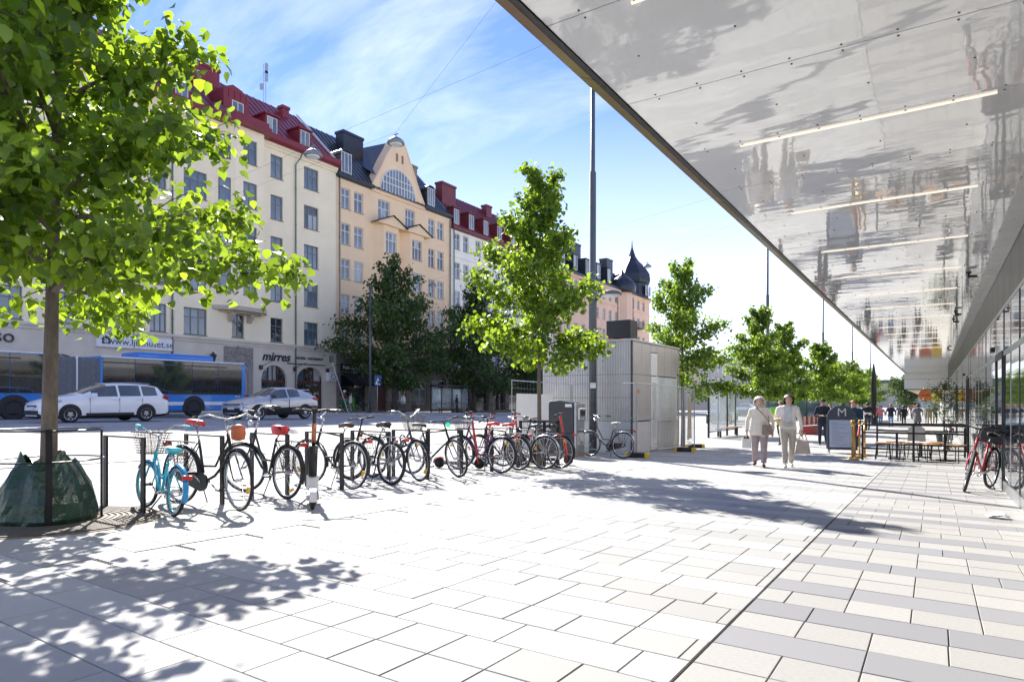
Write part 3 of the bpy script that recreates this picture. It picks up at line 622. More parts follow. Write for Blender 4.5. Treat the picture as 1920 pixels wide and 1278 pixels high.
# ---- houses closing the far end of the street
farm = mat('far_render', (.52, .48, .42), .9, var=.06, scale=.3)
for nm, (x0, x1, y0, y1, zt), m_, lb in (('far_office', (-34, 4, 320, 345, 8.5), farm, 'long grey office block closing the far end of the street'), ('far_block', (-70, -38, 300, 322, 11), mat('far_render_pale', (.58, .56, .52), .9, var=.06), 'pale far block beside the street end behind the trees'), ('far_row', (-60, -46, 150, 260, 11), farm, 'receding row of far houses beyond the domed corner house')):
    h = thing(nm, ((x0+x1)/2, (y0+y1)/2, -2), 0, lb, 'building'); cx, cy = (x0+x1)/2, (y0+y1)/2
    b = MB(); b.bb(x0-cx, x1-cx, y0-cy, y1-cy, 0, zt+2); b.build('wall', m_, h)
    b = MB(); b.box((0, 0, zt+2.8), (x1-x0+.6, y1-y0+.6, 1.6), None, 0, (.9, .8)); b.build('roof', blackroof, h)
    me = MB().bb(-.05, .05, -.7, .7, 0, 1.7).mesh('window', gB)
    if nm == 'far_row':
        for i in range(28):
            for k in range(3): link('window', me, h, (x1-cx+.02, y0-cy+3+i*4.3, 4+k*3.2))
    else:
        for i in range(int((x1-x0)/3.2)):
            for k in range(int(zt/3.2)-1): link('window', me, h, (x0-cx+2+i*3.2, y0-cy-.02, 5+k*3.2), (0, 0, R(90)))
# ---------------------------------------------------------------- mall front on the right: soffit, stone band, glass wall
soff = bpy.data.materials.new('soffit_enamel'); soff.use_nodes = True
_n = soff.node_tree.nodes; _l = soff.node_tree.links; _p = _n['Principled BSDF']
_p.inputs['Base Color'].default_value = (.80, .80, .79, 1); _p.inputs['Roughness'].default_value = .06; _p.inputs['Specular IOR Level'].default_value = .8; _p.inputs['Coat Weight'].default_value = 1; _p.inputs['Coat IOR'].default_value = 1.8; _p.inputs['Coat Roughness'].default_value = .02; 
_c = _n.new('ShaderNodeNewGeometry'); _m = _n.new('ShaderNodeMapping'); _m.inputs['Scale'].default_value = (.8, 1.9, 1); _l.new(_c.outputs['Position'], _m.inputs[0])
_t = _n.new('ShaderNodeTexNoise'); _t.inputs['Scale'].default_value = 1.5; _t.inputs['Detail'].default_value = 2; _l.new(_m.outputs[0], _t.inputs['Vector'])
_b = _n.new('ShaderNodeBump'); _b.inputs['Strength'].default_value = .13; _b.inputs['Distance'].default_value = .03; _l.new(_t.outputs[0], _b.inputs['Height']); _l.new(_b.outputs[0], _p.inputs['Normal']); _l.new(_b.outputs[0], _p.inputs['Coat Normal'])
bronze = mat('bronze_edge', (.30, .19, .10), .3, .85, .2, 2)
dstone = mat('polished_stone', (.045, .039, .033), .35, 0, .6, 3, spec=.25, detail=9, stretch=(1, 1, .3))
facg = mat('facade_glass', (.04, .05, .06), .03, 0, .2, 1, spec=1.4)
alu = mat('facade_aluminium', (.42, .43, .44), .35, .8, .06, 3)
XW = .945; XE = -1.93; ZS = 3.5
ML = thing('mall_front', (1, 20, 0), 0, 'glass shop front with dark stone band and glossy pale canopy', 'building')
lm = lambda x, y, z: (x-1, y-20, z)
b = MB(); b.bb(.45, 14, -26, 200, -3, 9.5); b.bb(-2.95, .45, -26, 200, ZS+.25, 9.4); b.build('wall_block', mat('mall_block', (.5, .5, .5), .6, var=.05), ML)
# canopy with single panels
cp = MB(); cp.bb(XE-1-.1, XW-1+.3, -26, 62, ZS+.12, ZS+.25); can = cp.build('canopy', dkgrey, ML)
pm = MB().box((0, 0, .02), (XW-XE-.03, 1.192, .04)).mesh('soffit_panel', soff)
NP = 68
for i in range(NP):
    y = -5.1+i*1.2; link('soffit_panel', pm, can, ((XE+XW)/2-1+.01, y+.6-20, ZS))
led = mat('led_strip', (1, .88, .74), .4, emit=.26, var=.01); lme = MB().box((0, 0, 0), (1.78, .013, .016)).mesh('light_strip', led)
for i in range(14): link('light_strip', lme, can, (-.51-1, .95+i*2.4-20, ZS-.006))
sc = MB()
for i in range(24):
    y = -5.1+i*1.2
    for j in range(9):
        x = XE+.25+j*.3
        for s_ in (-.04, .04): sc.lathe([(.007, 0), (.007, .004)], 6, (x-1, y+s_-20, ZS-.004))
        if j % 2 == 0: sc.lathe([(.007, 0), (.007, .004)], 6, (x-1+.1, y+.6-20, ZS-.004))
tag(sc.build('panel_screw', dkgrey, can), kind='stuff')
MB().bb(XE-1-.02, XE-1+.02, -26, 62, ZS-.01, ZS+.14).build('edge_gap', black, can)
em = MB(); em.prism([(-.13, .05), (-.02, 0), (-.02, .22), (-.13, .28)], -1.495, 1.495, lambda p, q, t: (XE-1+p, t, ZS-.012+q)); eme = em.mesh('edge_trim', bronze)
for i in range(23): link('edge_trim', eme, can, (0, -25+i*3.0+1.5, 0))
MB().bb(XE-1-.115, XE-1-.02, -26, 62, ZS+.26, ZS+1.1).build('fascia', alu, can)
# white bulkhead and lower ceiling at the far end
bk = MB(); bk.bb(XE-1-.1, XW-1+.4, 42, 43.5, 2.2, ZS-.005); blk = bk.build('bulkhead', mat('bulkhead_white', (.72, .72, .71), .5, var=.03), ML)
MB().bb(XE-1-.12, XW-1+.4, 41.97, 42, 2.14, 2.2).build('bulkhead_trim', black, blk); MB().bb(XE-1-.1, XW-1+.4, 41.99, 42.0, 3.0, 3.015).build('bulkhead_joint', dkgrey, blk)
MB().bb(XE-1-.1, XW-1+.4, 43.5, 120, 2.21, 2.5).build('low_ceiling', mat('low_ceiling_cream', (.62, .52, .36), .6, var=.05), ML)
# dark stone band: single slabs
sm_ = MB().box((0, 0, 0), (.06, 1.19, .66)).mesh('stone_slab', dstone)
band = bpy.data.objects.new('stone_band', MB().bb(-.02, .05, -25, 120, 2.81, ZS+.1).mesh('stone_band', dkgrey)); COL.objects.link(band); band.parent = ML
for i in range(56): link('stone_slab', sm_, band, (XW-1+.03, -24.9+i*1.2+.6, 3.165))
# glass wall: mullions, panes, transom, doors
gl = bpy.data.objects.new('glass_wall', None); COL.objects.link(gl); gl.parent = ML
pg = {}
mull = MB().bb(-.006, .09, -.025, .025, -2.2, 2.82).mesh('mullion', alu); muld = MB().bb(-.008, .09, -.03, .03, -2.2, 2.82).mesh('mullion', dkgrey)
yy = [-3, -1.5, 0, 1.5, 3, 4.4, 5.8, 7.2, 8.6, 9.4, 10.8, 12.0, 13.1, 14.6, 16.0, 17.4, 18.8, 20.2, 21.6, 23.0, 24.4, 25.8, 27.2, 28.6, 30, 31.5, 33, 34.5, 36, 38, 40, 42, 44, 46, 48, 50, 52, 54, 56, 58, 60]
door_at = (13.1, 25.8, 38)
for k, (a, c) in enumerate(zip(yy, yy[1:])):
    link('mullion', muld if a in door_at or k % 5 == 0 else mull, gl, (XW-1+.005, a-20, 0))
    w = round(c-a-.06, 3); gzb = min(gz(.9, a), gz(.9, c))
    for z0, z1 in ((-2.1, 2.02), (2.1, 2.78)):
        key = (w, z0)
        if key not in pg: pg[key] = MB().box((0, 0, 0), (.012, w, z1-z0)).mesh('pane', facg)
        link('pane', pg[key], gl, (XW-1+.009, (a+c)/2-20, (z0+z1)/2), (0, rng.uniform(-.003, .003), rng.uniform(-.004, .004)))
    if a in door_at:
        b = MB(); b.bb(-.05, .02, .03, .12, -2.2, 2.0); b.bb(-.05, .02, c-a-.12, c-a-.03, -2.2, 2.0); b.bb(-.05, .02, .03, c-a-.03, 2.0, 2.11); d_ = b.build('door_frame', dkgrey, gl); d_.location = (XW-1+.03, a-20, 0)
        MB().bb(-.16, -.1, (c-a)*.4, (c-a)*.6, 2.12, 2.2).build('door_sensor', black, d_)
b = MB(); b.bb(XW-1-.004, XW-1+.03, -25, 40, 2.02, 2.1); b.bb(XW-1-.004, XW-1+.03, -25, 40, 2.77, 2.83); b.build('transom', alu, gl)
pl_ = MB()
for y in range(-4, 60, 2):
    z = gz(.9, y+1); pl_.add([(XW-1-.004, y-20, gz(.9, y)-.05), (XW-1-.01, y-18, gz(.9, y+2)-.05), (XW-1-.01, y-18, gz(.9, y+2)+.16), (XW-1-.01, y-20, gz(.9, y)+.16), (XW-1+.04, y-20, gz(.9, y)+.16), (XW-1+.04, y-18, gz(.9, y+2)+.16)], [(0,1,2,3),(3,2,5,4)])
pl_.build('plinth', alu, gl)
# ceiling cameras
for x, y in ((.5, 13.6), (.45, 19.4), (.45, 21.2), (.5, 33)):
    b = MB(); b.lathe([(.07, 0), (.07, -.03), (.03, -.04), (.03, -.1)], 10, (0, 0, 0)); b.cyl((-.02, 0, -.12), (.2, -.05, -.14), .04, n=8); o = b.build('ceiling_camera', black, can); o.location = (x-1, y-20, ZS); o.scale = (.6, .6, .6)
# ---------------------------------------------------------------- trees
import numpy as np
bark = mat('lime_bark', (.16, .13, .105), .9, var=.35, scale=14, bump=.6, bscale=40, stretch=(1, 1, .35))
barkd = mat('old_bark', (.075, .062, .052), .9, var=.35, scale=6, bump=.6, bscale=20, stretch=(1, 1, .3))
lime = leafmat('lime_leaf', (.062, .14, .03), (.30, .46, .03), .52, .45)
limef = leafmat('lime_leaf_far', (.075, .16, .03), (.27, .42, .035), .5, .4)
elm = leafmat('old_tree_leaf', (.055, .105, .03), (.10, .17, .025), .35, .35)
LV = np.array([(0, 0, 0), (-.40, .10, .05), (-.44, .48, .09), (0, 1, -.12), (.44, .48, .09), (.40, .10, .05), (0, .45, 0)], float)
LF = [(0, 6, 1), (1, 6, 2), (2, 6, 3), (3, 6, 4), (4, 6, 5), (5, 6, 0)]
LV2 = np.array([(0, 0, 0), (-.36, .5, .10), (0, 1, -.05), (.36, .5, .10)], float); LF2 = [(0, 2, 1), (0, 3, 2)]
def leaf_mesh(pos, siz, rs, name, m, simple=False):
    V, Fc = (LV2, LF2) if simple else (LV, LF); n = len(pos); nv = len(V)
    az = rs.uniform(0, 2*PI, n); pit = rs.normal(-.75, .45, n); rol = rs.normal(0, .55, n)
    ca, sa, cp, sp, cr, sr = np.cos(az), np.sin(az), np.cos(pit), np.sin(pit), np.cos(rol), np.sin(rol)
    A = V[None]*siz[:, None, None]
    x, y, z = A[..., 0], A[..., 1], A[..., 2]
    x1 = x*cr[:, None]+z*sr[:, None]; z1 = -x*sr[:, None]+z*cr[:, None]
    y2 = y*cp[:, None]-z1*sp[:, None]; z2 = y*sp[:, None]+z1*cp[:, None]
    X = x1*ca[:, None]-y2*sa[:, None]; Y = x1*sa[:, None]+y2*ca[:, None]
    P = np.stack([X, Y, z2], -1)+pos[:, None]
    me = bpy.data.meshes.new(name); nf = len(Fc)
    F_ = (np.array(Fc)[None]+(np.arange(n)*nv)[:, None, None]).reshape(-1)
    me.vertices.add(n*nv); me.vertices.foreach_set('co', P.reshape(-1).astype(np.float32))
    me.loops.add(n*nf*3); me.loops.foreach_set('vertex_index', F_.astype(np.int32))
    me.polygons.add(n*nf); me.polygons.foreach_set('loop_start', (np.arange(n*nf)*3).astype(np.int32))
    me.materials.append(m); me.update(calc_edges=True); me.validate()
    return me, az, pit, rol
def make_tree(seed, H, r0, zc, Rc, nleaf, lsize, lm, bm_, limbs=18, prof=None, name='lime_tree', lean=(0, 0), simple=False, sub=4, single=0, camloc=None, spread=.16, loc=(0, 0, 0), label='', group=None, cat='tree', up=(.25, .9), mound=False):
    rs = np.random.RandomState(seed); rd = random.Random(seed)
    t = thing(name, loc, 0, label, cat, group)
    prof = prof or (lambda s: math.sin(PI*min(1, (s*.86+.14)))**.7)
    tr = []; n = 12
    for i in range(n+1):
        s = i/n; tr.append(Vector((lean[0]*s+.05*math.sin(3*s+seed)*s*r0*8, lean[1]*s+.05*math.cos(2.3*s+seed)*s*r0*8, H*.97*s)))
    b = MB(); b.tube(tr, [r0*(1.25 if i == 0 else 1)*(1-.93*i/n)+.006 for i in range(n+1)], 10)
    b.build('trunk', bm_, t, True)
    def tpos(z):
        f = min(n-.001, max(0, z/(H*.97)*n)); i = int(f); return tr[i].lerp(tr[i+1], f-i)
    b = MB(); pts = []; wts = []
    for k in range(limbs):
        s = (k+.4)/limbs; z = zc+(H-zc)*s*.93; az = k*2.39996+rd.uniform(-.4, .4); p0 = tpos(z)
        Lk = Rc*prof(s)*rd.uniform(.78, 1.15); el = up[0]+(up[1]-up[0])*s+rd.uniform(-.15, .15)
        d = Vector((math.cos(az)*math.cos(el), math.sin(az)*math.cos(el), math.sin(el))); rl = max(.008, r0*.42*(1-s*.75))
        P = [p0]; m_ = 6
        for i in range(1, m_+1):
            dd = d+Vector((rd.uniform(-.22, .22), rd.uniform(-.22, .22), rd.uniform(-.15, .15)-.16*(i/m_)**2*(1-s))); P.append(P[-1]+dd.normalized()*Lk/m_)
        b.tube(P, [rl*(1-.85*i/m_)+.003 for i in range(m_+1)], 5)
        for i in range(1, m_+1):
            f0 = i/m_
            if f0 > .25: pts.append((P[i], Lk))
            for q in range(sub):
                a2 = rd.uniform(0, 2*PI); sd = Vector((math.cos(a2), math.sin(a2), rd.uniform(-.35, .5))); sd = (sd+d*.7).normalized(); l2 = Lk*.34*(1.15-f0*.5)*rd.uniform(.5, 1.1)
                e = P[i]+sd*l2+Vector((0, 0, -.12*l2)); mid = P[i].lerp(e, .5)+Vector((0, 0, .06*l2))
                b.tube([P[i], mid, e], [rl*.3*(1-f0*.6)+.002, rl*.2*(1-f0*.6)+.002, .002], 3, caps=False)
                pts += [(mid, Lk), (P[i].lerp(e, .8), Lk), (e, Lk*1.2)]
    tag(b.build('branches', bm_, t, True, fix=False), kind='stuff')
    for i in range(8): pts.append((tpos(H*(.8+.025*i)), Rc*.14))
    arr = np.array([tuple(p) for p, f in pts]); wt = np.array([f for p, f in pts])**1.35; idx = rs.choice(len(arr), nleaf, p=wt/wt.sum())
    pos = arr[idx]+rs.normal(0, 1, (nleaf, 3))*np.array([1, 1, 1])*spread*(.35+.65*np.clip(np.array([f for p, f in pts])[idx]/Rc, 0, 1))[:, None]; pos[:, 2] -= np.abs(rs.normal(0, spread*.7, nleaf))
    pos = pos[pos[:, 2] > (np.where(pos[:, 0]*.837+pos[:, 1]*.547 > .3, 2.32, 1.85) if single else zc*.8)]
    siz = lsize*rs.uniform(.6, 1.25, len(pos))
    if single:
        c = Vector(camloc)-Vector(loc); dist = np.linalg.norm(pos-np.array(c), axis=1); o_ = np.argsort(dist); near_, far_ = o_[:single], o_[single:]
        lme, *_ = leaf_mesh(np.zeros((1, 3)), np.ones(1), np.random.RandomState(1), 'leaf', lm)
        base = bpy.data.meshes.new('leaf'); base.from_pydata([tuple(v) for v in LV], [], LF); base.materials.append(lm)
        cr_obj = None
        lob = []
        for i in near_:
            lob.append((tuple(pos[i]), float(siz[i]), rd.gauss(-.75, .45), rd.gauss(0, .55), rd.uniform(0, 2*PI)))
        me, *_ = leaf_mesh(pos[far_], siz[far_], rs, 'crown', lm, simple); cr_obj = tag(link('crown', me, t), kind='stuff')
        for p, s_, pt, rl, az in lob:
            o = link('leaf', base, t, p); o.rotation_euler = Euler((pt, rl, az), 'YXZ'); o.scale = (s_, s_, s_)
    else:
        me, *_ = leaf_mesh(pos, siz, rs, 'crown', lm, simple); tag(link('crown', me, t), kind='stuff')
    return t
TX = -7.4
t1 = make_tree(11, 6.7, .078, 2.25, 2.25, 14500, .115, lime, bark, limbs=34, name='lime_tree', lean=(.12, .05), loc=gp(-7.5, 2.9), label='young lime tree nearest the camera, trunk in a green watering bag', group='young street trees on the plaza', single=300, camloc=(0, 0, 1.3), spread=.115, sub=4, up=(.12, 1.0), prof=lambda s: (1.0-.42*s)*(.8+.2*math.sin(PI*min(1, s*2))))
t2 = make_tree(23, 6.55, .05, 2.1, 1.5, 11500, .10, lime, bark, limbs=26, loc=gp(-7.25, 12.2), label='young lime tree behind the bike row, left of the tall grey lamp post', group='young street trees on the plaza', spread=.10, prof=lambda s: (.78+.5*min(s*3, 1)-.95*s), up=(.25, 1.1))
conic = lambda s: (.80+.4*min(s*3, 1)-.95*s)
for i, (y, h, r, lb) in enumerate(((22.9, 6.7, 1.9, 'young lime tree just right of the grey kiosk'), (32.6, 6.4, 1.9, 'young lime tree above the glass shelter behind the two women'), (41.5, 6.6, 2.0, 'young lime tree beyond the shelter, third past the kiosk'), (53, 6.4, 2.1, 'young lime tree fourth past the kiosk'), (63, 6.2, 2.1, 'young lime tree fifth past the kiosk'), (73, 6.2, 2.2, 'young lime tree sixth past the kiosk'), (84, 6.4, 2.3, 'far young lime tree seventh past the kiosk'), (96, 6.4, 2.4, 'farthest young lime tree of the plaza row'))):
    make_tree(40+i*7, h, .055, 2.0, r, 10500-900*i, .11+.015*i, limef, bark, limbs=22, loc=gp(TX+(.3 if i % 2 else -.2), y), label=lb, group='young street trees on the plaza', spread=.12, prof=conic, up=(.2, 1.0), simple=i > 3)
for i, (x, y, h, r, lb) in enumerate(((-39.3, 41.5, 14.4, 4.6, 'big dark tree in front of the peach gabled house'), (-39.3, 53.0, 14.2, 4.4, 'big dark tree by the far bus shelter'), (-39.3, 63, 10.5, 4.0, 'dark tree in front of the pale house, partly behind the young lime'), (-39.3, 75, 11, 4.2, 'dark tree along the far pavement before the domed house'), (-39.3, 88, 11, 4.2, 'dark tree on the far pavement by the domed house'), (-39.3, 104, 11, 4.2, 'farthest dark tree on the pavement across the street'))):
    make_tree(90+i*5, h, .26, 2.6, r, 11000 if i < 2 else 6000, .34, elm, barkd, limbs=30, loc=gp(x, y), name='street_tree', label=lb, group='old trees across the street', spread=.34, simple=True, prof=lambda s: (.85+.35*math.sin(PI*min(1, s*1.6))-.75*s*s), up=(.0, .9), sub=4)
make_tree(201, 6.5, .12, 1.8, 2.8, 4000, .3, elm, barkd, limbs=18, loc=gp(-3.6, 118), name='street_tree', label='dark round tree far down the plaza past the bulkhead', simple=True, spread=.3)
make_tree(202, 7.5, .12, 1.8, 3.2, 4000, .34, limef, barkd, limbs=18, loc=gp(-11, 135), name='street_tree', label='pale green tree far at the end of the plaza', simple=True, spread=.35)
# ---------------------------------------------------------------- bike stand: hoops, bicycles, scooters
rackm = mat('rack_steel', (.018, .018, .02), .45, .3, .3, 15)
me_r = MB().bb(-.03, .03, -.045, .045, -.05, .84)
rk = {'post': MB().bb(-.035, .035, -.012, .012, -.08, .83).mesh('post', rackm), 'bar': MB().bb(-.41, .41, -.018, .018, .815, .835).mesh('top_bar', rackm)}
RY = [3.7+.95*i for i in range(10)]
for i, y in enumerate(RY):
    x = -7.64; z = gz(x, y)
    o = thing('bike_rack', (x, y, z), rng.uniform(-.03, .03), ['black steel bike hoop nearest the camera, beside the blue bike', 'black steel bike hoop between the blue and the red-saddled bike', 'black steel bike hoop third along the bike row', 'black steel bike hoop just right of the electric scooter', 'black steel bike hoop fifth along the bike row', 'black steel bike hoop sixth along the bike row', 'black steel bike hoop seventh along the bike row', 'black steel bike hoop eighth along the bike row', 'black steel bike hoop ninth along the bike row', 'black steel bike hoop nearest the litter bin'][i], 'bike rack', 'bike hoops in a row')
    for s in (-1, 1): link('post', rk['post'], o, (s*.40, 0, 0), (0, 0, R(90)*0))
    link('top_bar', rk['bar'], o)
def wheel(parent, name, c, r, tm, rm, tw=.017, wall=None, spokes=28):
    w = link(name, None, parent, c)
    b = MB(); b.cyl((0, -.045, 0), (0, .045, 0), .02, n=8); b.cyl((0, -.06, 0), (0, .06, 0), .006, n=6)
    bpy.data.objects.remove(w); w = b.build(name, chrome, parent); w.location = c
    b = MB(); b.ring((0, 0, 0), (1, 0, 0), (0, 0, 1), r-tw, tw, 40, 8); b.build('tyre', tm, w, True)
    if wall: b = MB(); [b.ring((0, s*tw*.82, 0), (1, 0, 0), (0, 0, 1), r-tw*1.35, tw*.42, 36, 4, flat=.35) for s in (-1, 1)]; b.build('white_wall', wall, w, True)
    b = MB(); b.ring((0, 0, 0), (1, 0, 0), (0, 0, 1), r-tw*2.15, .011, 36, 6, flat=1.0); b.build('rim', rm, w, True)
    b = MB()
    for k in range(spokes):
        a = 2*PI*k/spokes; s = 1 if k % 2 else -1; a2 = a+(.5 if (k//2) % 2 else -.5)
        b.tube([(math.cos(a2)*.02, s*.03, math.sin(a2)*.02), (math.cos(a)*(r-tw*2.2), 0, math.sin(a)*(r-tw*2.2))], .0013, 3, caps=False)
    tag(b.build('spokes', chrome, w, fix=False), kind='stuff')
    return w
def bike(label, rear, ang, lean=0.04, steer=0.0, r=.345, wb=1.06, frame='lady', col=None, fm=None, saddle=None, saddle_h=.95, bar='city', barh=1.05, guards=None, rack=True, basket=None, white_wall=False, tyre=None, rim=None, dress=False, chaincase=False, stand=True, reflect=True, tw=.019, spoke=28, lock=None, light=None, crate=False, taillight=True, grip=None, cat='bicycle', cover=None, seat_tube_len=None):
    x, y = rear; z = gz(x, y); t = thing('bicycle', (x, y, z), 0, label, cat, 'parked bicycles')
    slope = math.atan(((gz(x+.5*math.cos(ang), y+.5*math.sin(ang)))-z)/.5)
    t.rotation_euler = (Matrix.Rotation(ang, 3, 'Z')@Matrix.Rotation(-slope, 3, 'Y')@Matrix.Rotation(lean, 3, 'X')).to_euler()
    fmt = fm or black; rim = rim or chrome; tyre = tyre or rubber; grip = grip or black; saddle = saddle or black
    Rr = Vector((0, 0, r)); Fh = Vector((wb, 0, r)); bb = Vector((.44, 0, r-.055)); k = r/.345
    st = Vector((.44-.20*k, 0, saddle_h-.10)); sttop = Vector((.44-.14*k, 0, bb.z+.48*k))
    hd0 = Vector((wb-.16*k, 0, r+.30*k)); hd1 = Vector((wb-.23*k, 0, r+.30*k+.20*k)); axis = (hd1-hd0).normalized()
    b = MB(); fr = .016
    b.tube([bb, sttop], fr, 8); b.tube([hd0-axis*.01, hd1+axis*.02], .02, 8)
    for s in (-1, 1): b.tube([bb+Vector((0, s*.03, 0)), Rr+Vector((.12, s*.05, 0)), Rr+Vector((0, s*.055, 0))], .009, 6); b.tube([sttop+Vector((0, s*.015, -.02)), Rr+Vector((0, s*.055, 0))], .0075, 6)
    if frame == 'diamond': b.tube([sttop, hd1-axis*.02], .014, 8); b.tube([bb, hd0+axis*.02], .018, 8)
    elif frame == 'mtb': b.tube([sttop-Vector((0, 0, .06)), hd1-axis*.03], .019, 8); b.tube([bb, hd0+axis*.03], .024, 8)
    elif frame == 'twin':
        for s in (-1, 1): b.tube([bb+Vector((-.05, s*.02, .16)), bb.lerp(hd1, .5)+Vector((.02, s*.022, -.02)), hd1-axis*.03+Vector((0, s*.015, 0))], .011, 6)
        b.tube([bb, bb.lerp(hd0, .45)+Vector((0, 0, -.04)), hd0+axis*.02], .016, 8)
    else:
        b.tube([bb, bb.lerp(hd0, .35)+Vector((.02, 0, -.045)), bb.lerp(hd0, .75)+Vector((.02, 0, -.02)), hd0+axis*.02], .017, 8)
        b.tube([sttop-Vector((-.02, 0, .30*k)), bb.lerp(hd1, .4)+Vector((.03, 0, -.03)), bb.lerp(hd1, .75)+Vector((.02, 0, -.02)), hd1-axis*.03], .014, 8)
    b.build('frame', fmt, t, True)
    b = MB(); b.cyl(sttop, st, .0125, n=8); b.build('seatpost', chrome, t, True)
    # saddle
    b = MB(); prof = [(-.13, .075, .0), (-.10, .085, .018), (-.03, .075, .016), (.04, .045, .006), (.10, .026, 0), (.14, .018, -.012)]; n = 8; vs = []
    for px, w, dz in prof:
        for j in range(n): a = 2*PI*j/n; vs.append((st.x+px, w*math.cos(a), st.z+.07+dz+(.022 if math.sin(a) > 0 else .04)*math.sin(a)))
    fs = [(i*n+j, i*n+(j+1) % n, (i+1)*n+(j+1) % n, (i+1)*n+j) for i in range(len(prof)-1) for j in range(n)]+[tuple(range(n)), tuple((len(prof)-1)*n+j for j in range(n))]
    b.add(vs, fs); b.tube([st+Vector((-.07, 0, .045)), st+Vector((0, 0, .0)), st+Vector((.08, 0, .05))], .006, 5); b.build('saddle', saddle, t, True)
    if cover:
        b = MB(); b.lathe([(.02, .10), (.10, .095), (.115, .05), (.10, .0), (.085, -.01)], 12); b.v = [(st.x-.02+p[0]*1.35+(.0 if p[0] < 0 else p[0]*.2), p[1]*.82, st.z+.015+p[2]+.012*math.sin(p[0]*40+p[1]*60)) for p in b.v]; b.build('saddle_cover', cover, t, True)
    wheel(t, 'rear_wheel', Rr, r, tyre, rim, tw, mat('white_wall', (.62, .60, .55), .7) if white_wall else None, spoke)
    # steered front end
    SM4 = Matrix.Translation(hd0)@Matrix.Rotation(steer, 4, axis)@Matrix.Translation(-hd0)
    fw = wheel(t, 'front_wheel', Fh, r, tyre, rim, tw, mat('white_wall', (0, 0, 0)) if white_wall else None, spoke); fw.matrix_local = SM4@Matrix.Translation(Fh)
    b = MB(); cr_ = hd0-axis*.015
    for s in (-1, 1): b.tube([cr_+Vector((0, s*.045, 0)), cr_.lerp(Fh, .6)+Vector((-.01, s*.052, 0)), Fh+Vector((0, s*.055, 0))], [.012, .010, .008], 6)
    b.tube([cr_+Vector((0, -.05, 0)), cr_+Vector((0, .05, 0))], .013, 6); fk = b.build('fork', chrome if frame == 'mtb' else fmt, t, True); fk.matrix_local = SM4
    top = hd1+axis*max(.05, (barh-hd1.z)*.9)
    b = MB(); b.tube([hd1, top], .0125, 8); b.tube([top, top+Vector((.07, 0, .01))], .014, 8); c0 = top+Vector((.07, 0, .01))
    if bar == 'city': hp = [(-.24, .29, .03), (-.10, .28, .04), (.0, .22, .055), (.03, .10, .02), (0, 0, 0)]
    elif bar == 'high': hp = [(-.22, .28, .10), (-.08, .27, .12), (.02, .2, .12), (.03, .06, .02), (0, 0, 0)]
    else: hp = [(-.05, .31, .015), (-.02, .15, .01), (0, .05, 0), (0, 0, 0)]
    hpts = [c0+Vector(p) for p in hp]+[c0+Vector((p[0], -p[1], p[2])) for p in hp[-2::-1]]
    b.tube(hpts, .011, 7); hb = b.build('handlebar', black if bar == 'flat' else chrome, t, True); hb.matrix_local = SM4
    for s in (0, -1):
        a_, c_ = (hpts[0], hpts[1]) if s == 0 else (hpts[-1], hpts[-2])
        b = MB(); e_ = a_.lerp(c_, .85 if bar != 'flat' else .8); b.tube([a_+(a_-c_).normalized()*.01, e_], .0165, 8); b.build('grip', grip, hb, True)
        b = MB(); b.tube([e_, e_+Vector((.03, 0, -.03)), a_.lerp(e_, .3)+Vector((.05, 0, -.05))], .006, 5); b.build('brake_lever', chrome, hb)
    b = MB(); m0 = c0; b.tube([c0+Vector((0, .05, .01)), c0+Vector((.10, .04, .06)), c0+Vector((.12, 0, -.12)), cr_+Vector((.02, 0, .0))], .003, 4, caps=False); b.tube([c0+Vector((0, -.05, .01)), c0+Vector((.08, -.05, .08)), c0+Vector((.03, -.03, -.16)), bb.lerp(hd0, .7)], .003, 4, caps=False); b.build('cable', black, hb)
    # cranks, chain, pedals
    b = MB(); b.ring(bb+Vector((0, -.045, 0)), (1, 0, 0), (0, 0, 1), .085*k, .006, 24, 5)
    for j in range(5): a = j*2*PI/5; b.tube([bb+Vector((0, -.045, 0)), bb+Vector((.085*k*math.cos(a), -.045, .085*k*math.sin(a)))], .006, 4)
    b.cyl(bb+Vector((0, -.06, 0)), bb+Vector((0, .06, 0)), .018, n=8); ca = rng.uniform(0, 2*PI); cv = Vector((math.cos(ca), 0, math.sin(ca)))*.165*k
    b.tube([bb+Vector((0, -.06, 0)), bb+cv+Vector((0, -.075, 0))], .010, 6); b.tube([bb+Vector((0, .06, 0)), bb-cv+Vector((0, .075, 0))], .010, 6); ck = b.build('crankset', chrome, t, True)
    for s in (-1, 1): b = MB(); b.box(bb+cv*(-s)*1.0+Vector((0, s*.125, 0)), (.095, .085, .022)); b.build('pedal', black, ck)
    if chaincase: b = MB(); b.prism([(bb.x+.11*math.cos(a), bb.z+.11*math.sin(a)) for a in [R(d) for d in range(-90, 91, 20)]]+[(0, r+.05), (-.05, r), (0, r-.05)], -.062, -.03, lambda p, q, tt: (p, tt, q)); b.build('chain_case', black, t)
    b = MB(); b.ring(Rr+Vector((0, -.045, 0)), (1, 0, 0), (0, 0, 1), .04, .006, 14, 5); [b.tube([bb+Vector((0, -.045, s*.085*k)), Rr+Vector((0, -.045, s*.04))], .005, 4) for s in (-1, 1)]; b.build('chain', dkgrey, t)
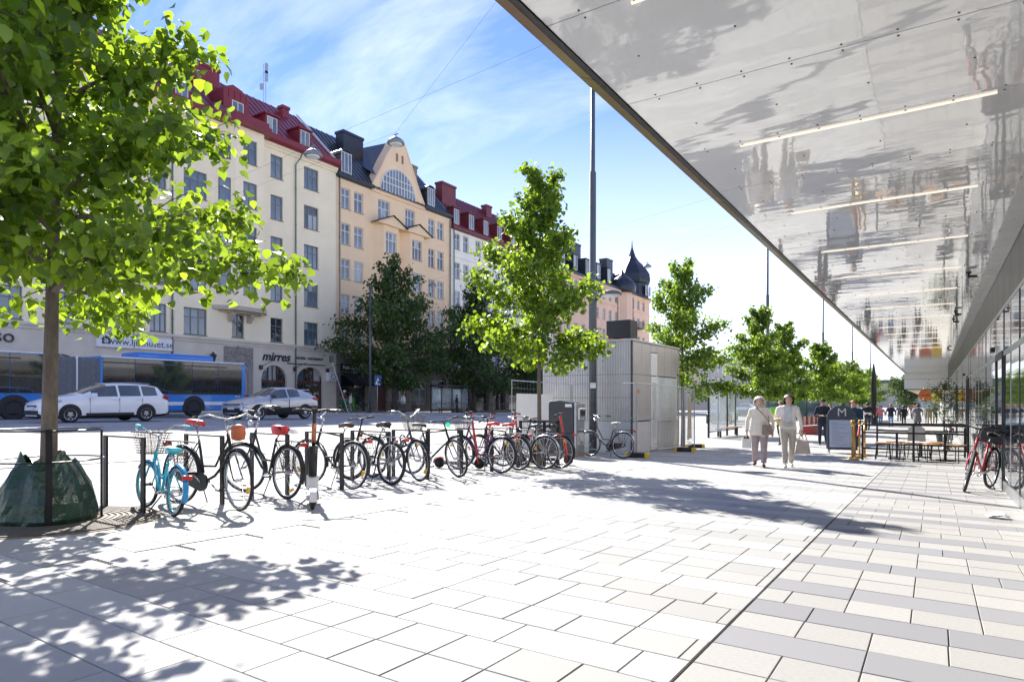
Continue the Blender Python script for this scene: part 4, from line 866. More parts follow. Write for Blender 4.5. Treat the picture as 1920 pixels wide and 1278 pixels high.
    if guards:
        b = MB(); b.ring(Rr, (1, 0, 0), (0, 0, 1), r+.022, .03, 22, 6, a0=R(10), a1=R(205), flat=1.0); b.v = [(p[0], p[1]*.9, p[2]) for p in b.v]
        b = MB(); 
        def arc(c, a0, a1, R_, w):
            n = 18; vs = []
            for i in range(n+1):
                a = a0+(a1-a0)*i/n; e = Vector((math.cos(a), 0, math.sin(a)))
                for yy_, dr in ((-w, -.014), (-w*.6, .004), (w*.6, .004), (w, -.014)): vs.append(c+e*(R_+dr)+Vector((0, yy_, 0)))
            return vs, [(i*4+j, i*4+j+1, (i+1)*4+j+1, (i+1)*4+j) for i in range(n) for j in range(3)]
        b.add(*arc(Rr, R(5), R(200), r+.022, .03)); b.build('rear_mudguard', guards, t, True, fix=False)
        b = MB(); b.add(*arc(Fh, R(35), R(190), r+.02, .028)); g = b.build('front_mudguard', guards, t, True, fix=False); g.matrix_local = SM4
    zr = 2*r+.06
    if rack:
        b = MB()
        for s in (-1, 1): b.tube([Vector((.16, s*.05, zr)), Vector((-.28, s*.06, zr)), Vector((-.31, s*.03, zr-.01))], .006, 5); b.tube([Vector((-.16, s*.06, zr)), Rr+Vector((0, s*.07, 0))], .005, 5); b.tube([Vector((-.02, s*.06, zr)), Rr+Vector((0, s*.07, 0))], .005, 5)
        b.tube([(-.31, -.03, zr-.01), (-.31, .03, zr-.01)], .006, 5); b.tube([(.16, -.05, zr), sttop+Vector((0, 0, -.04)), (.16, .05, zr)], .005, 5)
        for xx in (-.2, -.08, .04): b.tube([(xx, -.055, zr), (xx, .055, zr)], .005, 4)
        for yy_ in (-.02, .02): b.tube([(-.29, yy_, zr+.004), (.15, yy_, zr+.004)], .004, 4)
        b.build('rear_rack', rack if rack is not True else black, t)
        if crate:
            b = MB(); b.bb(-.33, .11, -.17, .17, zr+.012, zr+.03)
            for yy_ in (-.17, .17): b.bb(-.33, .11, yy_-.008, yy_+.008, zr+.03, zr+.26)
            for xx in (-.33, .11): b.bb(xx-.008, xx+.008, -.162, .162, zr+.03, zr+.26)
            b.build('rear_crate', black, t)
    if taillight: b = MB(); b.box((-.335 if rack else -.36*k, 0, zr-.035 if rack else 2*r-.1), (.04, .10, .05)); bevel(b.build('tail_light', redp, t), .01)
    if reflect:
        for c_, par in ((Rr, t), (Fh, fw)):
            a = rng.uniform(0, 6.28); b = MB(); cc = Vector((math.cos(a), 0, math.sin(a)))*r*.72
            b.box(cc, (.03, .028, .085), Matrix.Rotation(-a, 3, 'Y')); o = b.build('spoke_reflector', yellowp, par)
            if par is t: o.location = c_
    if dress: 
        b = MB()
        for a in range(0, 181, 9):
            e = Vector((math.cos(R(a)), 0, math.sin(R(a))))
            for s in (-1, 1): b.tube([Rr+e*.06+Vector((0, s*.05, 0)), Rr+e*(r+.01)+Vector((0, s*.035, 0))], .0022, 3, caps=False)
        for q in range(1, 8):
            for s in (-1, 1): b.ring(Rr+Vector((0, s*.045, 0)), (1, 0, 0), (0, 0, 1), .06+(r-.06)*q/8, .0022, 16, 3, a0=0, a1=PI)
        tag(b.build('dress_guard_net', black, t, fix=False), kind='stuff')
    if stand: b = MB(); b.tube([bb+Vector((-.1, .03, -.02)), Vector((bb.x-.16, .16, .012+abs(lean)*.15))], .008, 6); b.build('kickstand', dkgrey, t)
    if basket:
        b = MB(); c_ = top+Vector((.20, 0, -.20)); l0, l1 = (.12, .10), (.18, .15); hh = .24; q4 = lambda f, zz: [c_+Vector((sx*(l0[0]+(l1[0]-l0[0])*f), sy*(l0[1]+(l1[1]-l0[1])*f), zz)) for sx, sy in ((-1,-1),(1,-1),(1,1),(-1,1))]
        for i in range(9): f = i/8; b.tube(q4(f, hh*f), .0035 if i % 8 else .007, 3 if i % 8 else 6, closed=True)
        lo, hi = q4(0, 0), q4(1, hh)
        for e in range(4):
            for j in range(8): f = j/8; b.tube([lo[e].lerp(lo[(e+1) % 4], f), hi[e].lerp(hi[(e+1) % 4], f)], .0028, 3, caps=False)
        for j in range(1, 8): f = j/8; b.tube([lo[0].lerp(lo[1], f), lo[3].lerp(lo[2], f)], .0028, 3, caps=False)
        b.tube([c_+Vector((-.16, 0, .12)), top], .008, 5); o = b.build('front_basket', basket, t, fix=False); o.matrix_local = SM4
    if light: b = MB(); b.lathe([(.02, 0), (.035, .02), (.04, .06), (.0, .065)], 12); b.v = [(c0.x+.03+p[2], p[1], c0.z-.08+p[0]) for p in b.v]; o = b.build('front_light', light, t, True); o.matrix_local = SM4
    if lock: b = MB(); m_ = bb.lerp(hd1, .55); b.tube([m_+Vector((-.05, .06, -.04)), m_+Vector((-.09, .06, .12)), m_+Vector((-.04, .06, .17)), m_+Vector((.02, .06, .13)), m_+Vector((.05, .06, -.01))], .014, 6); b.tube([m_+Vector((-.08, .06, -.06)), m_+Vector((.08, .06, .0))], .022, 6); b.build('u_lock', lock, t, True)
    return t
teal = mat('turquoise_paint', (.05, .50, .62), .3, var=.08, coat=.4); tealb = mat('blue_mudguard', (.02, .28, .62), .3, var=.08, coat=.3)
dgreen = mat('dark_green_paint', (.012, .02, .02), .3, var=.2, coat=.4); navy = mat('navy_paint', (.02, .04, .075), .35, var=.2, coat=.3)
brownp = mat('brown_bike_paint', (.045, .022, .018), .35, var=.2, coat=.3); purple = mat('purple_paint', (.09, .015, .12), .35, var=.15, coat=.3)
silver = mat('silver_paint', (.45, .45, .46), .35, .5, .08); redsad = mat('red_saddle_vinyl', (.62, .03, .04), .4, var=.1); brsad = mat('brown_leather', (.07, .035, .022), .5, var=.25)
orpouch = mat('orange_leather', (.52, .13, .05), .5, var=.2); redbike = mat('red_bike_paint', (.42, .02, .03), .3, var=.1, coat=.4); bronzep = mat('copper_sleeve', (.42, .16, .09), .4, .3, .1)
wirem = mat('basket_wire', (.10, .10, .105), .5, .4, .1)
PIa = PI
bike('small turquoise bike with front basket at the near end of the row', (-6.80, 3.80), PI-.19, lean=.10, steer=.15, r=.265, wb=.93, frame='twin', fm=teal, saddle=teal, saddle_h=.72, bar='high', barh=.86, guards=tealb, rack=False, basket=wirem, tyre=rubber, rim=teal, white_wall=True, grip=teal, reflect=False)
b2 = bike('black step-through bike with a red saddle, white-walled tyres and orange pouch', (-7.68, 4.38), .06, lean=-.05, steer=-.22, fm=black, saddle=redsad, saddle_h=1.02, bar='city', barh=1.06, guards=black, white_wall=True, dress=True, chaincase=True, light=chrome, basket=None)
o = MB(); o.lathe([(.02, -.09), (.075, -.07), (.085, 0), (.07, .08), (.02, .1)], 10, (.98, .02, .88)); o.build('orange_pouch', orpouch, b2, True)
bike('dark green step-through bike with a red plastic saddle cover and netted rear wheel', (-7.02, 5.40), PI-.10, lean=.06, steer=.5, fm=dgreen, saddle_h=.93, bar='high', barh=1.08, guards=black, dress=True, cover=redsad, light=chrome)
bike('black diamond-frame bike with a brown saddle right of the electric scooter', (-7.16, 6.66), PI-.08, lean=.07, steer=.25, frame='diamond', fm=black, saddle=brsad, saddle_h=.97, bar='high', barh=1.06, guards=black, white_wall=True, rack=True)
bike('black mountain bike with thick tyres and flat handlebar', (-7.10, 7.40), PI-.12, lean=.05, steer=.3, frame='mtb', fm=black, saddle_h=.98, bar='flat', barh=1.04, rack=silver, tw=.027, reflect=False)
bike('navy city bike with a blue lock on the frame and front wheel towards the plaza', (-8.20, 8.10), .0, lean=-.04, steer=-.3, frame='lady', fm=navy, saddle_h=.94, bar='high', barh=1.08, guards=black, basket=wirem, lock=mat('blue_lock', (.02, .09, .16), .4), tyre=rubber, spoke=32)
b7 = bike('black bike with a small green front lamp, front wheel towards the plaza', (-8.10, 9.0), .02, lean=.05, steer=-.35, frame='diamond', fm=black, saddle_h=.95, bar='flat', barh=1.03, rack=False, light=mat('green_lamp', (.02, .55, .2), .3, emit=.6), tw=.021)
bike('purple step-through bike with a red saddle and front basket', (-6.92, 10.2), PI-.06, lean=.06, steer=.2, fm=purple, saddle=redsad, saddle_h=.97, bar='city', barh=1.05, guards=black, basket=wirem)
bike('black bike with a red saddle in front of the young lime tree', (-7.0, 10.95), PI-.12, lean=-.05, steer=.2, frame='diamond', fm=black, saddle=redsad, saddle_h=.95, bar='flat', barh=1.02, guards=black, rack=silver)
bike('silver-framed bike with silver mudguards and a dark blue saddle', (-6.72, 11.5), PI-.03, lean=.06, steer=.15, frame='diamond', fm=silver, saddle=navy, saddle_h=.93, bar='city', barh=1.05, guards=silver, rack=silver)
bike('black bike half hidden behind the silver bike, next to the litter bin', (-6.6, 11.95), PI-.08, lean=.04, steer=.15, frame='diamond', fm=black, saddle_h=.92, bar='flat', barh=1.04, guards=black)
bike('brown step-through bike with a pale saddle standing alone before the fence', (-6.82, 15.75), PI-.14, lean=.05, steer=.1, fm=brownp, saddle=mat('pale_saddle', (.5, .5, .5), .5), saddle_h=.95, bar='city', barh=1.1, guards=silver, rack=brownp, chaincase=True, light=chrome, reflect=False)
bike('red bike with a black rear crate leaning on the glass front', (.78, 13.45), -R(110), lean=-.10, steer=.35, frame='diamond', fm=redbike, saddle_h=.94, bar='flat', barh=1.02, rack=True, crate=True, tw=.022, reflect=False)
bike('grey bike by the glass front beyond the cafe tables', (.45, 27.2), -R(100), lean=-.06, steer=.3, fm=silver, saddle_h=.93, bar='city', barh=1.05, basket=wirem)
bike('dark bike behind the grey one at the glass front', (.5, 29.0), -R(95), lean=-.06, steer=-.2, fm=navy, saddle_h=.93, bar='city', barh=1.05)
bike('bike parked by the doorway across the street', (-42.5, 44.4), 0.3, fm=black, saddle_h=.95, dress=False, spoke=16)
bike('bike parked left of the far bus shelter', (-42.0, 47.2), 2.6, fm=black, saddle_h=.95, spoke=16)
bike('bike leaning by the shop awning across the street', (-42.6, 40.2), 1.2, fm=black, saddle_h=.95, spoke=16)
def scooter(label, pos, ang, stemm, deckm, lean=.05, steer=.1, sidem=None, batt=False):
    x, y = pos; t = thing('electric_scooter', (x, y, gz(x, y)), 0, label, 'scooter', 'electric scooters'); t.rotation_euler = (Matrix.Rotation(ang, 3, 'Z')@Matrix.Rotation(lean, 3, 'X')).to_euler()
    for nm, wx in (('rear_wheel', 0), ('front_wheel', .86)):
        b = MB(); b.ring((0, 0, 0), (1, 0, 0), (0, 0, 1), .085, .028, 24, 8); b.cyl((0, -.035, 0), (0, .035, 0), .062, n=16); w = b.build(nm, rubber, t, True); w.location = (wx, 0, .113)
        b = MB(); [b.lathe([(.045, 0), (.04, .006)], 12) for _ in (0,)]; b.v = [(p[0], .036+p[2], p[1]) for p in b.v]; b.build('hub_cap', dkgrey, w)
    b = MB(); b.prism([(.10, .10), (.16, .085), (.62, .085), (.70, .13), (.80, .30), (.76, .32), (.66, .17), (.60, .145), (.14, .145), (.08, .16)], -.075, .075, lambda p, q, tt: (p, tt, q)); dk = b.build('deck', sidem or deckm, t); bevel(dk, .012)
    b = MB(); b.bb(.15, .60, -.06, .06, .147, .151); b.build('deck_mat', deckm, dk)
    b = MB(); n = 8
    for i in range(n):
        a0, a1 = R(40+i*18), R(40+(i+1)*18); b.add([(math.cos(a)*rr, s*.04, .113+math.sin(a)*rr) for a in (a0, a1) for rr in (.122, .13) for s in (-1, 1)], [(0,1,5,4),(2,6,7,3),(0,4,6,2),(1,3,7,5)])
    b.build('rear_mudguard', sidem or stemm, t)
    p0 = Vector((.83, 0, .16)); p1 = Vector((.70, 0, 1.13)); b = MB(); b.tube([p0, p0.lerp(p1, .55)], [.032, .030], 10); b.tube([p0.lerp(p1, .5), p1], .024, 10)
    for s in (-1, 1): b.tube([p0+Vector((-.01, s*.02, .03)), Vector((.86, s*.05, .113))], .014, 6)
    st_ = b.build('stem', stemm, t, True)
    if batt: b = MB(); b.tube([p0.lerp(p1, .15)+Vector((-.035, 0, 0)), p0.lerp(p1, .55)+Vector((-.035, 0, 0))], .055, 10); b.build('battery', black, st_, True); b = MB(); b.tube([p0.lerp(p1, .60), p0.lerp(p1, .85)], .030, 10); b.build('sleeve', bronzep, st_, True); b = MB(); b.tube([p0.lerp(p1, .125), p0.lerp(p1, .15)], .062, 10); b.build('band', redp, st_, True)
    b = MB(); b.tube([p1+Vector((-.04, -.25, .01)), p1+Vector((-.01, -.12, .02)), p1, p1+Vector((-.01, .12, .02)), p1+Vector((-.04, .25, .01))], .015, 8); hb = b.build('handlebar', black, t, True)
    for s in (-1, 1): b = MB(); b.tube([p1+Vector((-.04, s*.26, .01)), p1+Vector((-.015, s*.15, .018))], .019, 8); b.build('grip', black, hb, True)
    b = MB(); b.box(p1+Vector((-.01, 0, .03)), (.05, .07, .03)); b.build('display', dkgrey, hb)
    b = MB(); b.tube([(.35, .05, .09), (.30, .16, .0)], .009, 6); b.build('kickstand', dkgrey, t)
    return t
whitep = mat('scooter_white', (.70, .70, .69), .35, var=.05); scred = mat('scooter_red', (.66, .07, .055), .4, var=.08)
scooter('black and white electric scooter standing in front of the bike row', (-6.05, 5.02), R(141), black, dkgrey, lean=.03, sidem=whitep, batt=True)
scooter('red electric scooter behind the bike with the green lamp', (-8.55, 10.35), R(20), scred, dkgrey)
scooter('red electric scooter standing behind the two red saddles', (-8.6, 12.0), R(35), scred, dkgrey)
scooter('orange-red electric scooter left of the young lime trunk', (-8.35, 13.1), R(200), scred, dkgrey)
scooter('orange-red electric scooter right behind the young lime trunk', (-7.9, 13.35), R(190), scred, dkgrey)
scooter('red electric scooter leaning forward in front of the litter bin', (-7.75, 12.75), R(10), scred, dkgrey, lean=.10)
# ---------------------------------------------------------------- cars and bus
def paintm(n, c, metal=0): return mat(n, c, .28, metal, .03, 3, coat=.7, spec=.5)
carglass = mat('car_glass', (.07, .09, .10), .03, 0, .3, 1.2, spec=1.2)
lampg = mat('headlamp_glass', (.62, .64, .66), .12, .3, .1, 8); tail = mat('tail_lamp', (.45, .015, .02), .2, var=.1); blackpl = mat('black_plastic', (.02, .02, .022), .6, var=.2)
alloy = mat('alloy_wheel', (.55, .55, .56), .35, .8, .08)
def car(name, label, loc, ang, st, W, body, axles, wr_=.32, sidewin=(), wind=(), rearw=(), clad=.28, plate=True, cat='car', spokes=5, mirror_x=.75, low=False, group=None):
    # st: list of (x, zb, belt, top, halfwidth, roof half width)
    t = thing(name, loc, ang, label, cat, group)
    xs = []; N_ = 4
    def interp(x):
        for a, c in zip(st, st[1:]):
            if a[0] >= x >= c[0]:
                f = (a[0]-x)/(a[0]-c[0]) if a[0] != c[0] else 0; return [a[i]+(c[i]-a[i])*f for i in range(1, 6)]
        return list(st[-1][1:])
    X = sorted({s[0] for s in st} | {round(st[0][0]+(st[-1][0]-st[0][0])*i/26, 3) for i in range(27)} | {x for w in list(sidewin)+[wind, rearw] for x in w}, reverse=True)
    rings = []
    for x in X:
        zb, be, tp, w, rw = interp(x)
        half = [(0, zb), (w*.86, zb), (w*.97, zb+.10), (w, zb+(be-zb)*.45), (w*.985, zb+(be-zb)*.8), (w*.93, be), (rw+.035, tp-(tp-be)*.12-.02), (rw*.80, tp-.008), (rw*.4, tp+.012), (0, tp+.016)]
        rings.append([(x, y, z) for y, z in half]+[(x, -y, z) for y, z in half[-2:0:-1]])
    n = len(rings[0]); parts = {}
    def inr(xa, xb, r_): return r_ and xa <= r_[0]+1e-4 and xb >= r_[1]-1e-4
    for i in range(len(X)-1):
        xa, xb = X[i], X[i+1]
        for j in range(n):
            q = (rings[i][j], rings[i][(j+1) % n], rings[i+1][(j+1) % n], rings[i+1][j])
            jj = j if j < 9 else n-1-j; key = 'body'
            side = 0 if j < 9 else 1
            if jj == 5 and any(inr(xa, xb, w) for w in sidewin): key = ('side_window', side, [k for k, w in enumerate(sidewin) if inr(xa, xb, w)][0])
            elif jj >= 6 and inr(xa, xb, wind): key = ('windscreen', 0, 0)
            elif jj >= 6 and inr(xa, xb, rearw): key = ('rear_window', 0, 0)
            elif jj in (0, 1): key = ('sill_cladding', 0, 0)
            elif jj == 2 and clad > .3: key = ('sill_cladding', 0, 0)
            parts.setdefault(key, []).append(q)
    parts['body'] += [tuple(rings[0]), tuple(rings[-1][::-1])]
    for key, qs in parts.items():
        b = MB(); vm = {}
        for q in qs:
            ids = []
            for p in q:
                pk = tuple(round(c, 4) for c in p)
                if pk not in vm: vm[pk] = len(b.v); b.v.append(p)
                if not ids or ids[-1] != vm[pk]: ids.append(vm[pk])
            if len(set(ids)) > 2: b.f.append(tuple(dict.fromkeys(ids))); b.m.append(0)
        nm = key if isinstance(key, str) else key[0]
        o = b.build(nm, body if nm == 'body' else blackpl if nm == 'sill_cladding' else carglass, t, True)
        if nm == 'body': bd = o
    for ax in axles:
        for s in (1, -1):
            w = interp(ax)[3]
            b = MB(); b.prism([(ax+(wr_+.055)*math.cos(R(a)), wr_+.005+(wr_+.055)*math.sin(R(a))) for a in range(-20, 201, 11)], s*(w-.1), s*(w+.006), lambda p, q, tt: (p, tt, q)); b.build('wheel_arch', blackpl, t)
            b = MB(); b.lathe([(wr_-.10, -.1), (wr_-.02, -.1), (wr_, -.07), (wr_, .05), (wr_-.02, .09), (wr_-.10, .10), (wr_-.12, .06)], 28); b.v = [(p[0], p[2]*s, p[1]) for p in b.v]; wh = b.build('wheel', rubber, t, True); wh.location = (ax, s*(w-.075), wr_)
            b = MB(); b.ring((0, s*.075, 0), (1, 0, 0), (0, 0, 1), wr_-.105, .016, 28, 6)
            for k in range(spokes):
                a = 2*PI*k/spokes+.3; e = Vector((math.cos(a), 0, math.sin(a))); f = Vector((-math.sin(a), 0, math.cos(a)))
                for sg in (-1, 1): b.add([Vector((0, s*.085, 0))+f*.03*sg-f*.018, Vector((0, s*.085, 0))+f*.03*sg+f*.018, e*(wr_-.1)+f*(.05*sg)+f*.022+Vector((0, s*.075, 0)), e*(wr_-.1)+f*(.05*sg)-f*.022+Vector((0, s*.075, 0)), Vector((0, s*.05, 0))+f*.03*sg, e*(wr_-.1)+f*.05*sg+Vector((0, s*.05, 0))], [(0,1,2,3),(0,3,5,4),(1,4,5,2)])
            b.cyl((0, s*.06, 0), (0, s*.09, 0), .05, n=12); b.build('rim', alloy, wh)
            b = MB(); b.cyl((0, s*.02, 0), (0, s*.03, 0), wr_-.1, n=20); b.build('brake_disc', dkgrey, wh)
    return t, interp
wst = [(2.27, .26, .50, .56, .55, .40), (2.22, .20, .64, .70, .74, .55), (2.05, .18, .76, .82, .85, .62), (1.75, .17, .85, .92, .885, .64), (1.36, .17, .915, .99, .895, .66), (.98, .17, .955, 1.055, .90, .68), (.90, .17, .96, 1.10, .90, .66), (.05, .17, .975, 1.455, .90, .60), (-.35, .17, .985, 1.49, .90, .60), (-1.0, .17, .995, 1.495, .90, .60), (-1.55, .17, 1.01, 1.46, .895, .585), (-1.92, .18, 1.03, 1.39, .885, .57), (-2.12, .20, 1.03, 1.10, .86, .60), (-2.24, .24, .92, .97, .82, .62), (-2.28, .34, .66, .72, .76, .62)]
wpaint = paintm('white_car_paint', (.88, .88, .87))
wc, wi = car('estate_car', 'white estate car driving left in front of the blue bus', gp(-27.15, 12.25), -PI/2, wst, 1.8, wpaint, (1.38, -1.32), .32, [(.62, -.28), (-.36, -1.15), (-1.23, -1.80)], (.90, .05), (-1.92, -2.12), clad=.25)
def bits(t, items):
    for nm, m_, fn_ in items: b = MB(); fn_(b); o = b.build(nm, m_, t); bevel(o, .008) if nm in ('mirror', 'headlight', 'tail_light', 'number_plate', 'door_handle') else None
def seams(t, xs, w, z0, z1):
    for x in xs:
        for s in (-1, 1): b = MB(); b.bb(x-.004, x+.004, s*(w-.02), s*(w+.0035), z0, z1); b.build('door_seam', blackpl, t)
for s in (-1, 1):
    bits(wc, [('mirror', wpaint, lambda b: b.box((.62, s*1.0, 1.03), (.12, .2, .14))), ('headlight', lampg, lambda b: b.prism([(2.1, .62), (1.62, .80), (1.70, .86), (2.14, .74)], s*.70, s*.895, lambda p, q, tt: (p, tt*(1 if p < 1.9 else .93), q))), ('tail_light', tail, lambda b: b.prism([(-2.0, .92), (-2.20, .84), (-2.24, .98), (-2.05, 1.04)], s*.70, s*.885, lambda p, q, tt: (p, tt, q))), ('fog_lamp', lampg, lambda b: b.box((2.12, s*.66, .38), (.1, .14, .1)))])
    for x in (-.18, -1.05): bits(wc, [('door_handle', wpaint, lambda b: b.box((x, s*.905, .86), (.19, .03, .035)))])
    bits(wc, [('side_moulding', blackpl, lambda b: b.bb(.85, -.85, s*.88, s*.906, .27, .36)), ('roof_rail', chrome, lambda b: b.tube([(-.1, s*.60, 1.50), (-.9, s*.60, 1.53), (-1.6, s*.585, 1.48)], .015, 6))])
seams(wc, (.72, -.32, -1.18), .898, .30, .92)
bits(wc, [('grille', blackpl, lambda b: b.bb(2.20, 2.285, -.55, .55, .30, .46)), ('grille', blackpl, lambda b: b.bb(2.20, 2.262, -.38, .38, .58, .645)), ('number_plate', white, lambda b: b.bb(2.28, 2.30, -.26, .26, .47, .58)), ('rear_bumper', blackpl, lambda b: b.bb(-2.29, -1.95, -.80, .80, .24, .40))])
cst = [(2.17, .30, .62, .68, .55, .42), (2.12, .24, .74, .80, .74, .55), (1.9, .22, .84, .92, .85, .62), (1.5, .22, .92, 1.0, .89, .64), (1.05, .22, .98, 1.08, .90, .66), (.85, .22, 1.0, 1.13, .90, .64), (.15, .22, 1.02, 1.50, .885, .58), (-.15, .22, 1.04, 1.55, .88, .57), (-.75, .22, 1.08, 1.55, .88, .56), (-1.35, .22, 1.14, 1.47, .90, .54), (-1.75, .24, 1.16, 1.36, .90, .53), (-2.02, .28, 1.10, 1.17, .88, .60), (-2.14, .34, .95, 1.0, .84, .62), (-2.18, .42, .72, .78, .78, .6)]
spaint = paintm('silver_car_paint', (.52, .53, .54), .35)
cc, ci = car('crossover_car', 'silver crossover car driving left behind the white car', gp(-27.1, 20.0), -PI/2, cst, 1.8, spaint, (1.33, -1.31), .345, [(.62, -.32), (-.40, -1.05)], (.85, .15), (-1.75, -2.02), clad=.45, spokes=7)
for s in (-1, 1):
    bits(cc, [('mirror', dkgrey, lambda b: b.box((.58, s*.99, 1.09), (.12, .2, .14))), ('headlight', lampg, lambda b: b.prism([(2.08, .72), (1.55, .86), (1.6, .93), (2.1, .80)], s*.66, s*.89, lambda p, q, tt: (p, tt*(1 if p < 1.9 else .92), q))), ('tail_light', tail, lambda b: b.prism([(-1.75, 1.0), (-2.1, .92), (-2.14, 1.02), (-1.8, 1.08)], s*.70, s*.905, lambda p, q, tt: (p, tt, q))), ('fog_lamp_trim', lampg, lambda b: b.prism([(2.08, .38), (1.9, .36), (1.96, .62), (2.1, .64)], s*.68, s*.86, lambda p, q, tt: (p, tt, q)))])
    bits(cc, [('door_handle', spaint, lambda b: b.box((-.18, s*.90, .93), (.19, .03, .035)))])
seams(cc, (.70, -.36), .90, .38, .98)
bits(cc, [('grille', blackpl, lambda b: b.bb(2.08, 2.185, -.62, .62, .36, .56)), ('grille', dkgrey, lambda b: b.bb(2.08, 2.165, -.6, .6, .70, .76)), ('number_plate', white, lambda b: b.bb(2.18, 2.20, -.26, .26, .50, .61)), ('rear_spoiler', spaint, lambda b: b.bb(-1.85, -1.35, -.52, .52, 1.44, 1.475))])
# far parked cars by the trees: same shells in other paint
def far_car(lbl, loc, ang, col, nm):
    t, _ = car('parked_car', lbl, loc, ang, wst, 1.8, paintm(nm, col), (1.38, -1.32), .32, [(.62, -.28), (-.36, -1.15), (-1.23, -1.80)], (.90, .05), (-1.92, -2.12), group='far traffic'); return t
far_car('dark car standing beyond the glass shelter', gp(-13.6, 50), R(-80), (.02, .022, .025), 'dark_car_paint')
far_car('white car beyond the dark car and shelter', gp(-15.5, 58), R(-85), (.75, .75, .75), 'far_white_paint')
far_car('grey car far down the street', gp(-19, 80), R(-88), (.25, .26, .28), 'far_grey_paint')
# articulated bus
bblue = mat('bus_blue', (.012, .20, .62), .3, var=.04, coat=.5); bwhite = mat('bus_white', (.75, .76, .77), .35, var=.03, coat=.3); bglass = mat('bus_glass', (.028, .032, .034), .04, 0, .4, 1.5, spec=1.1); bell = mat('bellows_grey', (.15, .16, .175), .7, var=.12, stretch=(1, 1, 1))
bz = gz(-33, 16)
BUS = thing('articulated_bus', (-34.3, 14, bz), 0, 'long blue articulated bus with white stripe and grey bellows', 'bus')
by = lambda y: y-14.0
def shell(b, y0, y1, z0, z1, x1=1.28, x0=-1.28, rad=.18):
    pol = [(x0, z0), (x1, z0), (x1, z1-rad), (x1-rad*.3, z1-rad*.3), (x1-rad, z1), (x0+rad, z1), (x0+rad*.3, z1-rad*.3), (x0, z1-rad)]
    b.prism(pol, y0, y1, lambda p, q, t: (p, t, q))
for nm, (ya, yb_), axs in (('front_section', (4.6, 12.95), (11.5, 6.6)), ('rear_section', (14.95, 22.65), (19.55,))):
    b = MB(); shell(b, by(ya), by(yb_), .32, 3.0); o = b.build(nm, bblue, BUS); bevel(o, .06, 3)
    MB().bb(1.27, 1.30, by(ya)+.05, by(yb_)-.12, .62, .80).build('white_stripe', bwhite, o)
    MB().bb(1.26, 1.296, by(ya)+.02, by(yb_)-.1, 2.93, 2.99).build('roof_trim', bwhite, o); MB().bb(1.2, 1.31, by(ya)+.03, by(yb_)-.2, 1.19, 1.215).build('waist_trim', dkgrey, o)
    nwin = 6 if nm[0] == 'f' else 5; wl = (yb_-ya-.35)/nwin
    for k in range(nwin):
        q = link('window_pane', MB().bb(1.272, 1.306, by(ya)+.1+k*wl, by(ya)+.1+(k+1)*wl-.03, 1.22, 2.9).mesh('window_pane', bglass), o, None, (0, 0, 0)); q.rotation_euler = (0, rng.uniform(-.004, .004), 0)
    MB().bb(1.29, 1.315, by(ya)+.1, by(yb_)-1.2, 2.66, 2.72).build('window_vent_bar', dkgrey, o)
    for a in axs:
        b = MB(); b.prism([(by(a)+.62*math.cos(R(d)), .5+.62*math.sin(R(d))) for d in range(-18, 199, 12)], 1.0, 1.304, lambda p, q, t: (t, p, q)); b.build('wheel_arch', blackpl, o)
        b = MB(); b.lathe([(.28, -.14), (.46, -.14), (.5, -.1), (.5, .1), (.46, .14), (.3, .14), (.27, .06)], 30); b.v = [(p[2], p[0], p[1]) for p in b.v]; w = b.build('wheel', rubber, o, True); w.location = (1.17, by(a), .5)
        b = MB(); b.lathe([(.28, .05), (.27, .09), (.16, .02), (.14, .1), (.05, .12)], 20); b.v = [(p[2], p[0], p[1]) for p in b.v]; b.build('rim', dkgrey, w, True)
    for k in range(3): MB().bb(1.275, 1.31, by(ya)+1.0+k*2.3, by(ya)+1.12+k*2.3, .56, .60).build('side_marker', orangep, o)
    for k in range(4): MB().bb(1.2805, 1.284, by(ya)+.9+k*1.9, by(ya)+.91+k*1.9, .34, 1.18).build('panel_seam', dkgrey, o)
    if nm[0] == 'r':
        b = MB(); shell(b, by(16.9), by(20.9), 3.0, 3.32, .9, -.9, .14); o2 = b.build('roof_unit', bblue, o); bevel(o2, .05)
        MB().bb(1.15, 1.29, by(22.58), by(22.68), .95, 1.2).build('tail_light', tail, o); text('fleet_number', '4053', .16, bwhite, o, (1.30, by(22.1), 1.08), TR, .003)
b = MB()
for k in range(17):
    y = by(12.95)+k*2.0/16; d = .05 if k % 2 else 0
    pol = [(-1.22+d, .5), (1.22-d, .5), (1.22-d, 2.75), (1.1-d, 2.9-d), (-1.1+d, 2.9-d), (-1.22+d, 2.75)]
    if k: b.add([(p, y-2.0/16, q) for p, q in prev]+[(p, y, q) for p, q in pol], [(i, (i+1) % 6, 6+(i+1) % 6, 6+i) for i in range(6)])
    prev = pol
b.build('bellows', bell, BUS, fix=False); MB().bb(1.15, 1.25, by(13.93), by(13.99), .4, 2.95).build('bellows_hoop', bwhite, BUS)
